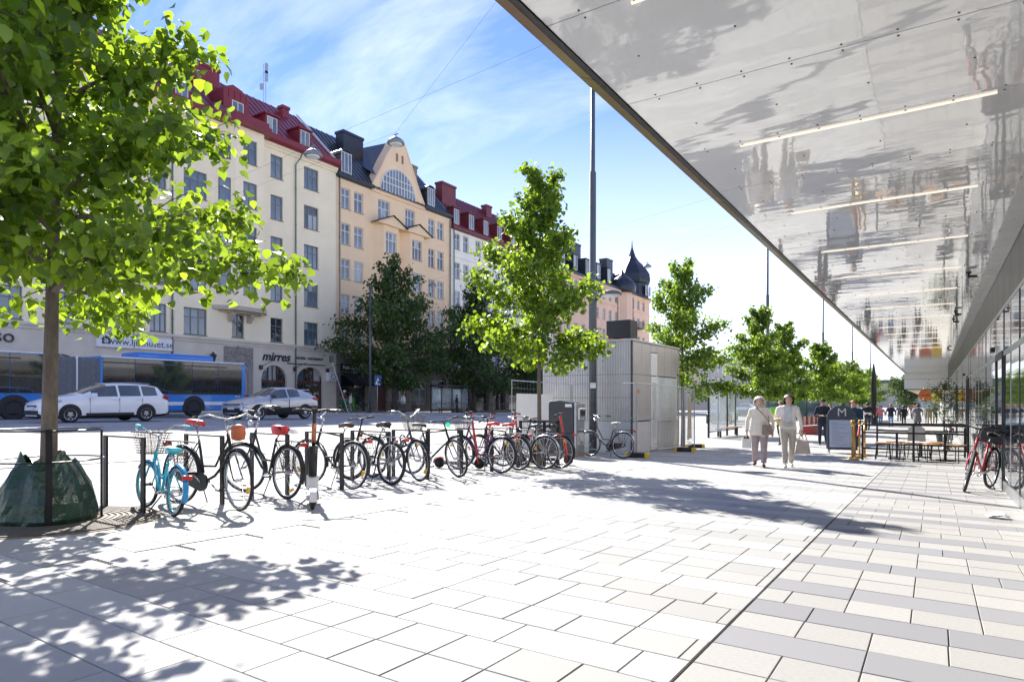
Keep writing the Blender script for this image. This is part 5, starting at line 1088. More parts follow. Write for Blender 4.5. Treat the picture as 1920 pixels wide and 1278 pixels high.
# ---------------------------------------------------------------- street furniture
corr = mat('kiosk_corrugated_grey', (.55, .545, .53), .5, .2, .06, 3); kpan = mat('kiosk_panel', (.55, .52, .48), .4, .2, .06, 2); kdoor = mat('kiosk_door_white', (.85, .85, .84), .5, var=.04)
kgl = mat('kiosk_translucent_glass', (.70, .74, .73), .2, 0, .12, 1.5, spec=.7)
KX, KY = -7.42, 17.75; kz = gz(-8, 19)-.06
K = thing('kiosk', (KX, KY, kz), 0, 'grey corrugated metal kiosk with white door and roof unit', 'kiosk')
HK = 3.40; LX, LY = 3.0, 4.05
MB().bb(-LX+.03, -.03, .03, LY-.03, 0, HK-.03).build('core', dkgrey, K)
for zi, (z0, z1) in enumerate(((.0, 1.02), (1.03, 1.72), (1.73, 2.41), (2.42, HK))):   # corrugated sheets on the street-facing end
    b = MB(); n = 36; pts = []
    if zi == 0:
        b.bb(-LX, 0, -.03, .03, z0, z1); b.build('end_panel', mat('kiosk_base_grey', (.50, .54, .58), .5, .15, .05), K); continue
    for i in range(n):
        x = -LX+LX*i/n; w = LX/n
        pts += [(x, -.0), (x+w*.30, -.0), (x+w*.42, -.022), (x+w*.88, -.022)]
    pts.append((0, 0)); b.add([(x, y, z0) for x, y in pts]+[(x, y, z1) for x, y in pts], [(i, i+1, len(pts)+i+1, len(pts)+i) for i in range(len(pts)-1)])
    b.build('corrugated_sheet', corr, K, fix=False)
# long side (towards the plaza)
def kp(nm, y0, y1, z0, z1, m, d=.02): o = MB().bb(-.02, d, y0+.006, y1-.006, z0+.006, z1-.006).build(nm, m, K); return o
for y0, y1 in ((0, .75), (.75, 1.5), (2.05, 2.75), (2.75, 3.4), (3.4, LY)): kp('side_panel', y0, y1, 2.42, HK, kpan)
kp('side_panel', 1.5, 2.05, 2.95+.2, HK, kpan); kp('side_panel', 0, 1.48, 1.03, 2.42, kpan)
o = kp('vent', 1.5, 2.05, 2.42, 3.13, kdoor, .03)
for i in range(10): MB().box((.035, 1.775, 2.5+i*.06), (.012, .46, .03), Matrix.Rotation(.5, 3, 'Y')).build('louvre', kdoor, o)
dr_ = kp('door', 1.5, 2.05, .12, 2.40, kdoor, .035); MB().bb(.035, .042, 1.60, 1.95, .3, 2.2).build('door_pane', kgl, dr_); MB().tube([(.07, 1.57, 1.05), (.09, 1.57, 1.1), (.09, 1.57, 1.3)], .012, 6).build('door_handle', chrome, dr_)
sw = kp('shop_window', 2.08, LY-.06, 1.02, 2.40, kgl, .01); MB().bb(.0, .05, 2.04, 2.08, .98, 2.42).bb(.0, .045, 2.08, LY-.02, .98, 1.02).build('window_trim', kdoor, sw)
b = MB(); n = 44; pts = []
for i in range(n): y = LY*i/n; w = LY/n; pts += [(y, .0), (y+w*.35, 0), (y+w*.42, .018), (y+w*.93, .018)]
pts = [(y, x) for y, x in pts if y < 1.48 or y > 2.07]; b1 = [p for p in pts if p[0] < 1.48]; b2_ = [p for p in pts if p[0] > 2.07]
for pp in (b1, b2_): b.add([(x, y, .02) for y, x in pp]+[(x, y, 1.0) for y, x in pp], [(i, i+1, len(pp)+i+1, len(pp)+i) for i in range(len(pp)-1)])
b.build('base_cladding', mat('kiosk_base_bounce', (.72, .71, .70), .5, .1, .05), K, fix=False)  # cladding painted whiter, reflected light put into its colour
MB().bb(-LX-.06, .07, -.07, LY+.06, HK, HK+.05).build('roof', corr, K); MB().bb(-.0, .05, -.055, -.0, 0, HK).build('corner_post', dkgrey, K); MB().bb(-.0, .05, LY, LY+.05, 0, HK).build('corner_post', corr, K); kp('sign_plate', .35, .55, 1.85, 1.98, orangep, .03)
rb = MB().bb(-1.15, -.35, .75, 1.35, HK+.16, HK+.72).build('roof_unit', black, K); bevel(rb, .02)
for x in (-.95, -.55): MB().bb(x-.03, x+.03, .55, 1.45, HK+.06, HK+.14).build('unit_rail', redp, rb)
# temporary mesh fence
gal = mat('fence_galvanised', (.45, .48, .50), .45, .6, .08); fblk = mat('fence_foot_black', (.03, .03, .03), .8); fyel = mat('fence_foot_yellow', (.70, .48, .02), .6)
def fence(p, q, label):
    p = Vector((*p, gz(*p))); q = Vector((*q, gz(*q))); mid = (p+q)/2; d = (q-p); L_ = d.xy.length; ang = math.atan2(d.y, d.x)
    t = thing('mesh_fence', mid, ang, label, 'fence', 'temporary mesh fence panels'); dz = (q.z-p.z)/2
    b = MB(); b.tube([(-L_/2, 0, .04-dz), (-L_/2, 0, 2.0-dz), (L_/2, 0, 2.0+dz), (L_/2, 0, .04+dz)], .02, 6); b.tube([(-L_/2, 0, .16-dz), (L_/2, 0, .16+dz)], .016, 6); b.tube([(-L_/2, 0, 1.05-dz), (L_/2, 0, 1.05+dz)], .006, 5); b.build('fence_frame', gal, t)
    b = MB(); n = int(L_/.11)
    for i in range(1, n): x = -L_/2+L_*i/n; f = x/L_*2*dz; b.tube([(x, 0, .16+f), (x, 0, 1.98+f)], .0018, 3, caps=False)
    for k in range(1, 8): z = .16+k*.23; b.tube([(-L_/2, 0, z-dz), (L_/2, 0, z+dz)], .0018, 3, caps=False)
    tag(b.build('fence_wires', gal, t, fix=False), kind='stuff')
    return t
def foot(x, y, ang, label):
    t = thing('ballast_block', (x, y, gz(x, y)), ang, label, 'ballast block', 'fence ballast blocks')
    bevel(MB().box((0, 0, .065), (.62, .22, .13)).build('block', fblk, t), .02); [bevel(MB().box((s*.27, 0, .068), (.10, .235, .134)).build('yellow_end', fyel, t), .02) for s in (-1, 1)]
fence((-10.75, 16.45), (-8.75, 16.45), 'mesh fence panel behind the litter bin with a white banner'); fence((-8.7, 16.45), (-6.75, 16.4), 'mesh fence panel before the corrugated kiosk end')
fence((-6.72, 16.45), (-6.55, 19.75), 'mesh fence panel along the kiosk door side'); fence((-6.52, 19.85), (-6.95, 22.2), 'mesh fence panel with a faded poster past the kiosk'); fence((-6.98, 22.3), (-8.2, 23.9), 'last mesh fence panel behind the poster')
foot(-6.68, 16.35, .2, 'yellow and black fence foot behind the brown bike'); foot(-6.5, 19.8, .1, 'yellow and black fence foot at the kiosk right corner'); foot(-6.95, 22.3, .3, 'yellow and black fence foot past the kiosk')
bn = MB(); bn.quad((-10.6, 16.40, .0), (-9.2, 16.40, .0), (-9.3, 16.40, 1.62), (-10.55, 16.40, 1.66)); bn.quad((-10.6, 16.415, .0), (-9.2, 16.415, .0), (-9.3, 16.415, 1.62), (-10.55, 16.415, 1.66))
bn.v = [(x, y, z+gz(-10, 16.4)) for x, y, z in bn.v]; tag(bn.build('banner', mat('banner_cloth', (.74, .70, .63), .8, var=.05), None), 'cream cloth banner hung on the mesh fence left of the kiosk', 'banner')
ps = MB(); nn_ = 8
for i in range(nn_):
    for k in range(2): f = (i+k)/nn_; ps.v += [(-6.60-.33*f+.03*math.sin(f*9), 20.35+1.45*f, .35+gz(-6.7, 21)), (-6.60-.33*f+.02*math.sin(f*9+1), 20.35+1.45*f, 1.75+gz(-6.7, 21))]
    ps.f.append((i*4, i*4+2, i*4+3, i*4+1)); ps.m.append(0)
tag(ps.build('poster', mat('faded_poster', (.62, .55, .45), .8, var=.35, scale=3, col2=(.30, .26, .22)), None, True, fix=False), 'faded beige poster hanging on the fence right of the kiosk', 'poster')
# litter bin
bx_, by_ = -8.42, 15.62; t = thing('litter_bin', (bx_, by_, gz(bx_, by_)), 0, 'big dark litter bin with steel front between tree and lamp post', 'litter bin')
binm = mat('bin_dark_blue', (.016, .02, .027), .4, var=.15, coat=.3); b = MB(); b.prism([(-.42, .1), (.36, .1), (.36, 1.4), (.3, 1.46), (-.1, 1.52), (-.38, 1.5), (-.42, 1.42)], -.26, .26, lambda p, q, tt: (p, tt, q)); bevel(b.build('body', binm, t), .02)
b = MB(); b.bb(.36, .43, -.25, .25, .1, 1.44); fr_ = b.build('front', steel, t); bevel(fr_, .015); b = MB(); b.bb(.40, .50, -.18, .18, .98, 1.32); h_ = b.build('hopper', chrome, fr_); bevel(h_, .03); MB().bb(.50, .505, -.13, .13, 1.1, 1.24).build('slot', black, h_)
MB().bb(.425, .436, -.2, .2, .3, .75).build('door_panel', chrome, fr_); MB().bb(-.4, .44, -.24, .24, 0, .1).build('base', mat('bin_base', (.30, .25, .16), .8), t); MB().bb(.1, .3, -.268, -.26, 1.34, 1.42).build('label_plate', white, t)
# tall lamp posts of the plaza
polem = mat('lamp_post_grey', (.105, .125, .14), .5, .3, .08, 2)
def lamp(y, label, x=-8.35, base=.115):
    t = thing('lamp_post', gp(x, y), 0, label, 'lamp post', 'tall lamp posts on the plaza')
    b = MB(); b.lathe([(base, 0), (base, 4.75), (base*.98, 4.8), (base*.85, 4.82), (base*.85, 8.2), (base*.6, 8.24), (base*.6, 13.5)], 18); b.build('pole', polem, t, True)
    b = MB(); b.lathe([(base+.006, 0), (base+.006, .05)], 18, (0, 0, 4.74)); b.build('collar', steel, t)
    b = MB(); b.tube([(base*.8, 0, 4.45), (.3, 0, 4.62), (.36, 0, 4.62)], .035, 8); b.lathe([(.03, .12), (.12, .11), (.26, .06), (.32, .0), (.30, -.03)], 18, (.58, 0, 4.60)); a = b.build('lamp_arm', polem, t, True)
    MB().lathe([(.27, 0), (.24, -.035)], 18, (.58, 0, 4.572)).build('lamp_glass', mat('lamp_diffuser', (.6, .62, .62), .3), a)
    MB().bb(-.02, .16, -.13, -.125, 1.9, 2.06).build('sticker', white, t)
    return t
lp = lamp(17.1, 'tall grey lamp post in front of the corrugated kiosk')
for y, lb in ((40.8, 'tall grey lamp post beyond the shelter, second of the row'), (64, 'tall grey lamp post third of the plaza row'), (88.9, 'tall grey lamp post fourth of the plaza row'), (116, 'farthest tall grey lamp post of the plaza row')): lamp(y, lb)
# tree guard, watering bag, iron grate at the near tree
gx, gy = -7.5, 2.9; t = thing('tree_guard', gp(gx, gy), 0, 'dark steel ring guard around the nearest tree trunk', 'tree guard')
for k in range(4):
    a = R(-20+k*90); x, y = .46*math.cos(a), .46*math.sin(a); MB().box((x, y, .46), (.055, .02, .95), Matrix.Rotation(a+PI/2, 3, 'Z')).build('upright', rackm, t)
for z, r_ in ((.92, .475), (.62, .475)): MB().ring((0, 0, z), (1, 0, 0), (0, 1, 0), r_, .012, 36, 6, flat=.7).build('hoop', rackm, t)
bagm = mat('green_watering_bag', (.016, .05, .032), .3, var=.35, scale=5, bump=.7, bscale=16)
b = MB(); n = 44; prof = [(0.0, .46), (.05, .47), (.12, .455), (.2, .45), (.28, .42), (.36, .40), (.44, .355), (.52, .31), (.58, .27), (.63, .235)]; rd_ = random.Random(4)
rid = [(rd_.uniform(0, 2*PI), rd_.uniform(.05, .14), rd_.uniform(.10, .35), rd_.uniform(-1.3, 1.3)) for _ in range(16)]
for z, r_ in prof:
    for j in range(n):
        a = 2*PI*j/n; e = 0
        for c0_, amp, wd_, tw_ in rid:
            dd = (a-c0_-tw_*z*1.2+PI) % (2*PI)-PI; e += amp*(.35+z)*max(0, 1-abs(dd)/wd_)*(1 if amp > .08 else -1)
        sq = .90+.15*abs(math.cos(2*a+.5)); rr_ = r_*sq*(1+e*.75)+rd_.uniform(-.008, .008)
        b.v.append((rr_*math.cos(a), rr_*math.sin(a), z+(.05*math.sin(3*a+1)+.03*math.sin(7*a)+rd_.uniform(-.012, .012)+e*.2 if z > .6 else 0)))
for i in range(len(prof)-1):
    for j in range(n): b.f.append((i*n+j, i*n+(j+1) % n, (i+1)*n+(j+1) % n, (i+1)*n+j)); b.m.append(0)
o = b.build('watering_bag', bagm, None, False); o.location = gp(gx, gy, .005); o.scale = (.90, .90, 1.0); tag(o, 'dark green plastic watering bag around the nearest tree trunk', 'watering bag')
ir = mat('iron_grate', (.13, .12, .11), .7, .4, .25, 12); t = thing('tree_grate', gp(gx, gy), 0, 'ringed iron tree grate around the nearest tree', 'tree grate')
for k in range(9): o = MB().ring((0, 0, 0), (1, 0, 0), (0, 1, 0), .50+k*.055, .017, 48, 4, flat=.35).build('grate_ring', ir, t); o.rotation_euler = (math.atan(-.026), 0, 0); o.location = (0, 0, .012)
MB().lathe([(1.02, 0), (1.02, .006)], 40).build('grate_bed', mat('grate_soil', (.16, .13, .10), .95, var=.3, scale=20), t).rotation_euler = (math.atan(-.026), 0, 0)
for i, (x, y, lb) in enumerate(((-7.25, 12.2, 'round soil bed and grate at the lime tree in the bike row'), (-7.6, 22.9, 'round soil bed at the lime tree past the kiosk'))):
    t = thing('tree_grate', gp(x, y), 0, lb, 'tree grate')
    for k in range(6): o = MB().ring((0, 0, .012), (1, 0, 0), (0, 1, 0), .30+k*.06, .017, 32, 4, flat=.35).build('grate_ring', ir, t)
for k in range(3): a = 2*PI*k/3
t = thing('tree_guard', gp(-7.25, 12.2), 0, 'black square post guard around the lime tree in the bike row', 'tree guard')
for x, y in ((-.3, -.3), (.3, -.3), (-.3, .3), (.3, .3)): MB().bb(x-.03, x+.03, y-.02, y+.02, -.03, 1.0).build('upright', rackm, t)
MB().tube([(-.3, -.3, .98), (.3, -.3, .98), (.3, .3, .98), (-.3, .3, .98)], .018, 5, closed=True).build('top_rail', rackm, t)
# glass shelter on the plaza, bus shelter across the street
clear = mat('shelter_glass', (.82, .88, .88), .03, 0, .02, 1, spec=.6, alpha=.28); poster = mat('shelter_poster', (.55, .66, .66), .5, var=.3, scale=3)
def shelter(name, loc, ang, L_, label, posters=()):
    t = thing(name, loc, ang, label, 'shelter')
    n = 3
    for i in range(n+1): x = -L_/2+L_*i/n; MB().bb(x-.04, x+.04, -.04, .04, -.2, 2.5).build('post', rackm, t)
    for i in range(n):
        x0 = -L_/2+L_*i/n+.06; x1 = -L_/2+L_*(i+1)/n-.06
        MB().bb(x0, x1, -.008, .008, .35, 2.35).build('glass_panel', clear, t)
        if i in posters:
            MB().bb(x0+.15, x1-.2, -.04, -.012, 1.2, 2.25).build('notice_board', poster, t)
    MB().bb(-L_/2-.1, L_/2+.1, -.9, .2, 2.5, 2.58).build('roof', dkgrey, t); MB().bb(-L_/2, L_/2, -.03, .03, .28, .33).build('bottom_rail', rackm, t)
    MB().bb(-L_/2+.5, L_/2-.5, -.5, -.15, .42, .47).build('bench_seat', wood, t); [MB().bb(x-.03, x+.03, -.36, -.28, -.1, .42).build('bench_leg', rackm, t) for x in (-L_/2+.8, L_/2-.8)]
    for x in (-L_/2+.05, L_/2-.05): MB().bb(x-.01, x+.01, -.8, -.05, .35, 2.35).build('end_glass', clear, t)
    return t
shelter('glass_shelter', gp(-9.0, 33.4), R(88), 4.4, 'glass shelter with notices on the plaza behind the two women', (1, 2))
shelter('bus_shelter', gp(-39.0, 48.3), R(90), 4.6, 'dark framed bus shelter on the far pavement between two big trees', (0, 2))
# railing and slim lamp on the far pavement, crossing sign, shop clutter
def pole(name, loc, h, r_, label, cat, m): t = thing(name, loc, 0, label, cat); MB().lathe([(r_, -.1), (r_*.8, h)], 10).build('pole', m, t, True); return t
t = pole('street_lamp', gp(-38.1, 37.4), 10.2, .11, 'slim grey street lamp before the big dark tree across the street', 'street lamp', polem); MB().tube([(0, 0, 10.15), (.3, 0, 10.25), (.8, 0, 10.25)], .04, 6).build('lamp_arm', polem, t)
t = pole('crossing_sign', gp(-38.0, 38.1), 3.2, .035, 'blue pedestrian crossing sign beside the slim street lamp', 'sign', steel); cb = mat('sign_blue', (.01, .10, .42), .4); s_ = MB().bb(.03, .05, -.38, .38, 2.25, 3.05).build('sign_plate', cb, t)
MB().add([(.056, -.3, 2.32), (.056, .3, 2.32), (.056, 0, 2.95)], [(0, 1, 2)]).build('white_triangle', white, s_)
MB().box((.062, -.02, 2.56), (.004, .06, .26), Matrix.Rotation(.3, 3, 'X')).box((.062, .04, 2.45), (.004, .05, .2), Matrix.Rotation(-.4, 3, 'X')).lathe([(.04, 0), (.04, .004)], 8, (0, 0, 0)).build('walker_symbol', black, s_)
for seg, (ya, yb) in enumerate(((38.6, 44.0), (44.2, 50), (52, 60))):
    t = thing('railing', gp(-37.6, (ya+yb)/2), 0, ['low dark railing by the shop awning on the far kerb', 'low dark railing in front of the doorway across the street', 'low dark railing past the far bus shelter'][seg], 'railing'); n = int((yb-ya)/.14); y_ = (yb-ya)/2
    for z in (.15, .95): MB().bb(-.015, .015, -y_, y_, z, z+.03).build('rail', black, t)
    b = MB()
    for i in range(n+1): y = -y_+2*y_*i/n; b.bb(-.008, .008, y-.008, y+.008, .05, .96)
    tag(b.build('bars', black, t, fix=False), kind='stuff')
# leaning sign pole at the bakery corner
t = thing('sign_pole', gp(-38.3, 33.9), 0, 'leaning thin steel pole with a sign box by the bakery corner', 'sign pole'); MB().tube([(.5, .9, 0), (-.1, -.2, 3.9)], .03, 6).build('pole', steel, t); MB().box((-.12, -.22, 4.1), (.1, .35, .5)).build('sign_box', dkgrey, t)
# lamps hung on wires over the street
lum = mat('street_luminaire', (.22, .25, .26), .45, .4, .1)
for i, (x, y, z, lb) in enumerate(((-18.65, 15.5, 10.1, 'grey street lamp hung on wires left, before the cream house'), (-16.8, 17.8, 10.9, 'grey street lamp hung on wires before the gable peak'), (-32.5, 38.5, 10.2, 'grey street lamp hung on wires before the peach house'), (-18.5, 47.4, 11.6, 'far grey street lamp hung on wires before the domed house'))):
    t = thing('hanging_lamp', (x, y, z), 0, lb, 'hanging lamp', 'lamps hung over the street')
    b = MB(); b.lathe([(.04, .22), (.10, .20), (.22, .12), (.32, .02), (.33, -.04), (.30, -.06)], 20); b.build('shade', lum, t, True); MB().lathe([(.24, -.06), (.20, -.10)], 18).build('lamp_glass', mat('lamp_diffuser', (0, 0, 0)), t)
    MB().tube([(0, 0, .2), (0, 0, .38)], .012, 5).tube([(-.12, 0, .30), (.12, 0, .30)], .02, 5).build('hanger', lum, t)
    MB().tube([(0, 0, .38), (-45-x, 6, 2.4)], .0035, 4).build('span_wire', dkgrey, t)
    MB().tube([(0, 0, .38), (-8.35-x, -3.5 if i else 1.6, 2.2)], .0035, 4).build('span_wire', dkgrey, t)
# dark slim column and signs far down the plaza
t = thing('clock_column', gp(-4.5, 66), 0, 'slim dark column with a pointed tip standing among the far crowd', 'column'); MB().lathe([(.22, -.1), (.22, 3.6), (.16, 4.6), (.05, 5.4)], 14).build('shaft', rackm, t)
t = thing('round_sign', gp(-.55, 63.5), 0, 'round orange sign under the canopy end', 'sign'); MB().lathe([(.04, 0), (.04, 2.0)], 8).build('pole', steel, t); b = MB(); b.lathe([(.52, 0), (.52, .06)], 20); b.v = [(p[0], p[2], 2.55+p[1]) for p in b.v]; d_ = b.build('disc', mat('sign_orange', (.62, .16, .04), .4), t); MB().bb(-.3, .3, -.012, -.004, 2.5, 2.6).build('bar_symbol', mat('sign_dark_red', (.35, .03, .03), .4), d_); MB().bb(-.35, .35, -.03, .0, 1.45, 1.95).build('lower_plate', mat('sign_pale_blue', (.55, .68, .85), .4), t)
t = thing('yellow_box_sign', (.1, 63.3, 0), 0, 'yellow box sign hanging at the far wall', 'sign'); bevel(MB().bb(-.25, .45, -.2, .2, 1.15, 2.05).build('box', mat('sign_yellow', (.75, .50, .01), .4), t), .05); MB().bb(.1, .16, -.03, .03, 2.05, 2.2).build('bracket', dkgrey, t)
# planted olive tub by the glass front
make_tree(300, 2.5, .03, 1.0, .75, 1500, .07, elm, barkd, limbs=14, loc=(.35, 31.5, gz(.3, 31.5)+.1), name='olive_tree', label='small olive tree in a tub at the glass front', cat='tree', simple=True, spread=.12)
t = thing('plant_tub', gp(.35, 31.5), 0, 'dark round tub holding the olive tree', 'planter'); MB().lathe([(.22, 0), (.3, .45), (.32, .5), (.28, .5)], 18).build('tub', dkgrey, t)
# street cafe: low black barrier rails, tables and stools, A-board, brass stanchions
wd = wood
def barrier(p, q, label):
    t = thing('cafe_barrier', gp(*((p[0]+q[0])/2, (p[1]+q[1])/2)), math.atan2(q[1]-p[1], q[0]-p[0]), label, 'barrier'); L_ = math.hypot(q[0]-p[0], q[1]-p[1])
    for x in (-L_/2, 0, L_/2): MB().bb(x-.025, x+.025, -.025, .025, -.05, .95).build('post', rackm, t)
    for z in (.93, .72, .30): MB().bb(-L_/2, L_/2, -.02, .02, z, z+.045).build('rail', rackm, t)
    return t
barrier((-1.6, 19.6), (.72, 19.75), 'black cafe railing nearest the camera beside the brass stanchions'); barrier((-1.45, 22.6), (.75, 22.75), 'black cafe railing at the rear of the tables')
for i, (x, y, lb) in enumerate(((-.85, 20.6, 'small black cafe table nearest the brass stanchions'), (.25, 20.7, 'small black cafe table close to the glass front'), (-.3, 21.9, 'small black cafe table in the rear of the cafe'))):
    t = thing('cafe_table', gp(x, y), .1*i, lb, 'table', 'cafe tables'); MB().box((0, 0, .73), (.62, .62, .03)).build('table_top', black, t); MB().cyl((0, 0, .03), (0, 0, .72), .03, n=10).build('stem', black, t); MB().box((0, 0, .02), (.42, .06, .04)).box((0, 0, .02), (.06, .42, .04)).build('foot', black, t)
for i, (x, y, lb) in enumerate(((-1.15, 20.15, 'wood-topped stool just behind the near railing, left'), (-.55, 20.2, 'wood-topped stool just behind the near railing, second from left'), (-.1, 20.25, 'wood-topped stool behind the near railing, third from left'), (.5, 20.2, 'wood-topped stool closest to the glass front'), (-.9, 21.2, 'wood-topped stool in the rear left of the cafe'), (.1, 21.3, 'wood-topped stool in the rear right of the cafe'))):
    t = thing('stool', gp(x, y), .3*i, lb, 'stool', 'cafe stools'); bevel(MB().box((0, 0, .455), (.36, .36, .03)).build('seat', wd, t), .01)
    for sx in (-1, 1):
        for sy in (-1, 1): MB().tube([(sx*.14, sy*.14, .45), (sx*.18, sy*.18, 0)], .012, 6).build('leg', black, t)
    MB().tube([(-.16, -.16, .2), (.16, -.16, .2), (.16, .16, .2), (-.16, .16, .2)], .008, 4, closed=True).build('stretcher', black, t)
t = thing('cafe_chair', gp(-.35, 21.25), 2.9, 'pale shell chair standing behind the cafe tables', 'chair'); MB().bb(-.22, .22, -.22, .22, .44, .47).build('seat', white, t)
b = MB(); b.prism([(-.22, .5), (.22, .5), (.2, .85), (.1, .92), (-.1, .92), (-.2, .85)], .2, .23, lambda p, q, tt: (p, tt, q)); b.build('backrest', mat('pale_shell', (.6, .58, .52), .5), t); [MB().tube([(sx*.18, sy*.18, .44), (sx*.22, sy*.22, 0)], .012, 6).build('leg', black, t) for sx in (-1, 1) for sy in (-1, 1)]
# A-board
abm = mat('board_frame_grey', (.07, .085, .11), .5, var=.1); t = thing('a_board', gp(-2.42, 22.6), R(12), 'rounded A-board with a white M and a pale menu sheet', 'sign')
for s, nm in ((-1, 'front_board'), (1, 'rear_board')):
    pol = [(-.42, .12), (.42, .12), (.42, 1.1)]+[(.42*math.cos(R(a)), 1.1+.40*math.sin(R(a))) for a in range(15, 180, 15)]+[(-.42, 1.1)]
    b = MB(); b.prism(pol, -.015, .015, lambda p, q, tt: (p, s*(.22-.2*q/1.5)+tt, q)); o = b.build(nm, abm, t)
    if s < 0:
        sh = mat('menu_sheet', (.50, .58, .72), .5, var=.06, scale=5); b = MB(); b.prism([(-.36, .2), (.36, .2), (.36, 1.04), (-.36, 1.04)], -.025, -.017, lambda p, q, tt: (p, s*(.22-.2*q/1.5)+tt, q)); p_ = b.build('menu_sheet', sh, o)
        text('board_letter', 'M', .36, white, o, (0, -.22+.2*1.27/1.5-.026, 1.27), (R(90-7), 0, 0), .004)
        b = MB(); rr2 = random.Random(8)
        for k in range(14): w = rr2.uniform(.15, .5); b.box((-.3+w/2, -.248+.2*(.95-k*.052)/1.5, .95-k*.052), (w, .004, .012))
        tag(b.build('menu_text', mat('menu_ink', (.25, .30, .42), .6), p_), kind='stuff')
for x in (-.36, .36):
    for s in (-1, 1): MB().cyl((x, s*.2, .14), (x, s*.22, 0), .014, n=6).build('leg', abm, t)
brass = mat('brass', (.62, .38, .12), .28, .9, .1)
stn = [(-1.83, 19.5), (-1.86, 20.3), (-1.78, 20.9), (-1.7, 21.5)]
for i, (x, y) in enumerate(stn):
    t = thing('stanchion', gp(x, y), 0, ['brass stanchion nearest the camera by the cafe railing', 'second brass stanchion by the A-board', 'third brass stanchion of the cluster', 'rearmost brass stanchion of the cluster'][i], 'stanchion', 'brass stanchions'); MB().lathe([(.17, 0), (.17, .02), (.08, .05), (.03, .08)], 20).build('base', brass, t, True); MB().lathe([(.027, .07), (.027, .95)], 12).build('post', brass, t, True); MB().lathe([(.03, .93), (.05, .95), (.05, .99), (.03, 1.0), (.045, 1.03), (.02, 1.06)], 12).build('cap', brass, t, True)
tag(MB().tube([(-1.86, 20.3, gz(-1.8, 20)+.9), (-1.84, 20.45, gz(-1.8, 20)+.62), (-1.8, 20.7, gz(-1.8, 20)+.6), (-1.78, 20.9, gz(-1.8, 20)+.9)], .022, 8).build('barrier_rope', mat('red_rope', (.45, .04, .05), .7, var=.15), None, True), 'red rope slung between two brass stanchions', 'rope')
# red bench, seat blocks, green kiosk beyond
t = thing('red_bench', gp(-5.6, 40), R(78), 'long red bench with slatted back beyond the two women', 'bench'); rb_ = mat('bench_red', (.34, .02, .02), .45, var=.1); MB().bb(-1.6, 1.6, -.35, .3, .05, .46).build('base', rb_, t)
for k in range(9): MB().bb(-1.5+k*.34, -1.24+k*.34, .2, .26, .5, 1.0).build('back_slat', mat('bench_cream', (.62, .52, .40), .5) if k % 2 else rb_, t)
t = thing('green_pavilion', gp(-10.6, 78), 0, 'dark green glazed pavilion behind the far lime trees', 'pavilion'); gp_ = mat('pavilion_green', (.03, .09, .06), .5, var=.2); MB().bb(-3, 3, -4, 4, -.2, 3.0).build('body', gp_, t); MB().bb(-3.3, 3.3, -4.3, 4.3, 3.0, 3.3).build('roof', dkgrey, t)
for k in range(5): MB().bb(-2.8+k*1.12, -1.8+k*1.12, -4.03, -4.0, .4, 2.6).build('pane', gA, t)
t = thing('green_van', gp(-13.2, 70), R(-88), 'bright green van beyond the shelter', 'van'); gv = paintm('van_green', (.10, .55, .03)); bevel(MB().bb(-2.4, 1.5, -.95, .95, .35, 2.3).build('body', gv, t), .08); bevel(MB().bb(1.4, 2.4, -.93, .93, .35, 1.3).build('bonnet', gv, t), .1); MB().bb(1.2, 1.56, -.85, .85, 1.3, 2.15).build('windscreen', carglass, t); [MB().cyl((x, s*.8, .33), (x, s*.98, .33), .33, n=18).build('wheel', rubber, t) for x in (1.5, -1.4) for s in (-1, 1)]
# crumpled paper on the slabs by the glass front
b = MB(); rr2 = random.Random(2)
for i in range(5):
    for j in range(5): b.v.append((-.11+i*.055+rr2.uniform(-.02, .02), -.09+j*.045+rr2.uniform(-.02, .02), .012+rr2.uniform(0, .06)*(1 if 0 < i < 4 else .4)))
for i in range(4):
    for j in range(4): a = i*5+j; b.f.append((a, a+5, a+6, a+1)); b.m.append(0)
o = b.build('paper_scrap', white, None, fix=False); o.location = gp(.62, 9.4); tag(o, 'crumpled white paper scrap lying on the slabs by the wall', 'litter')
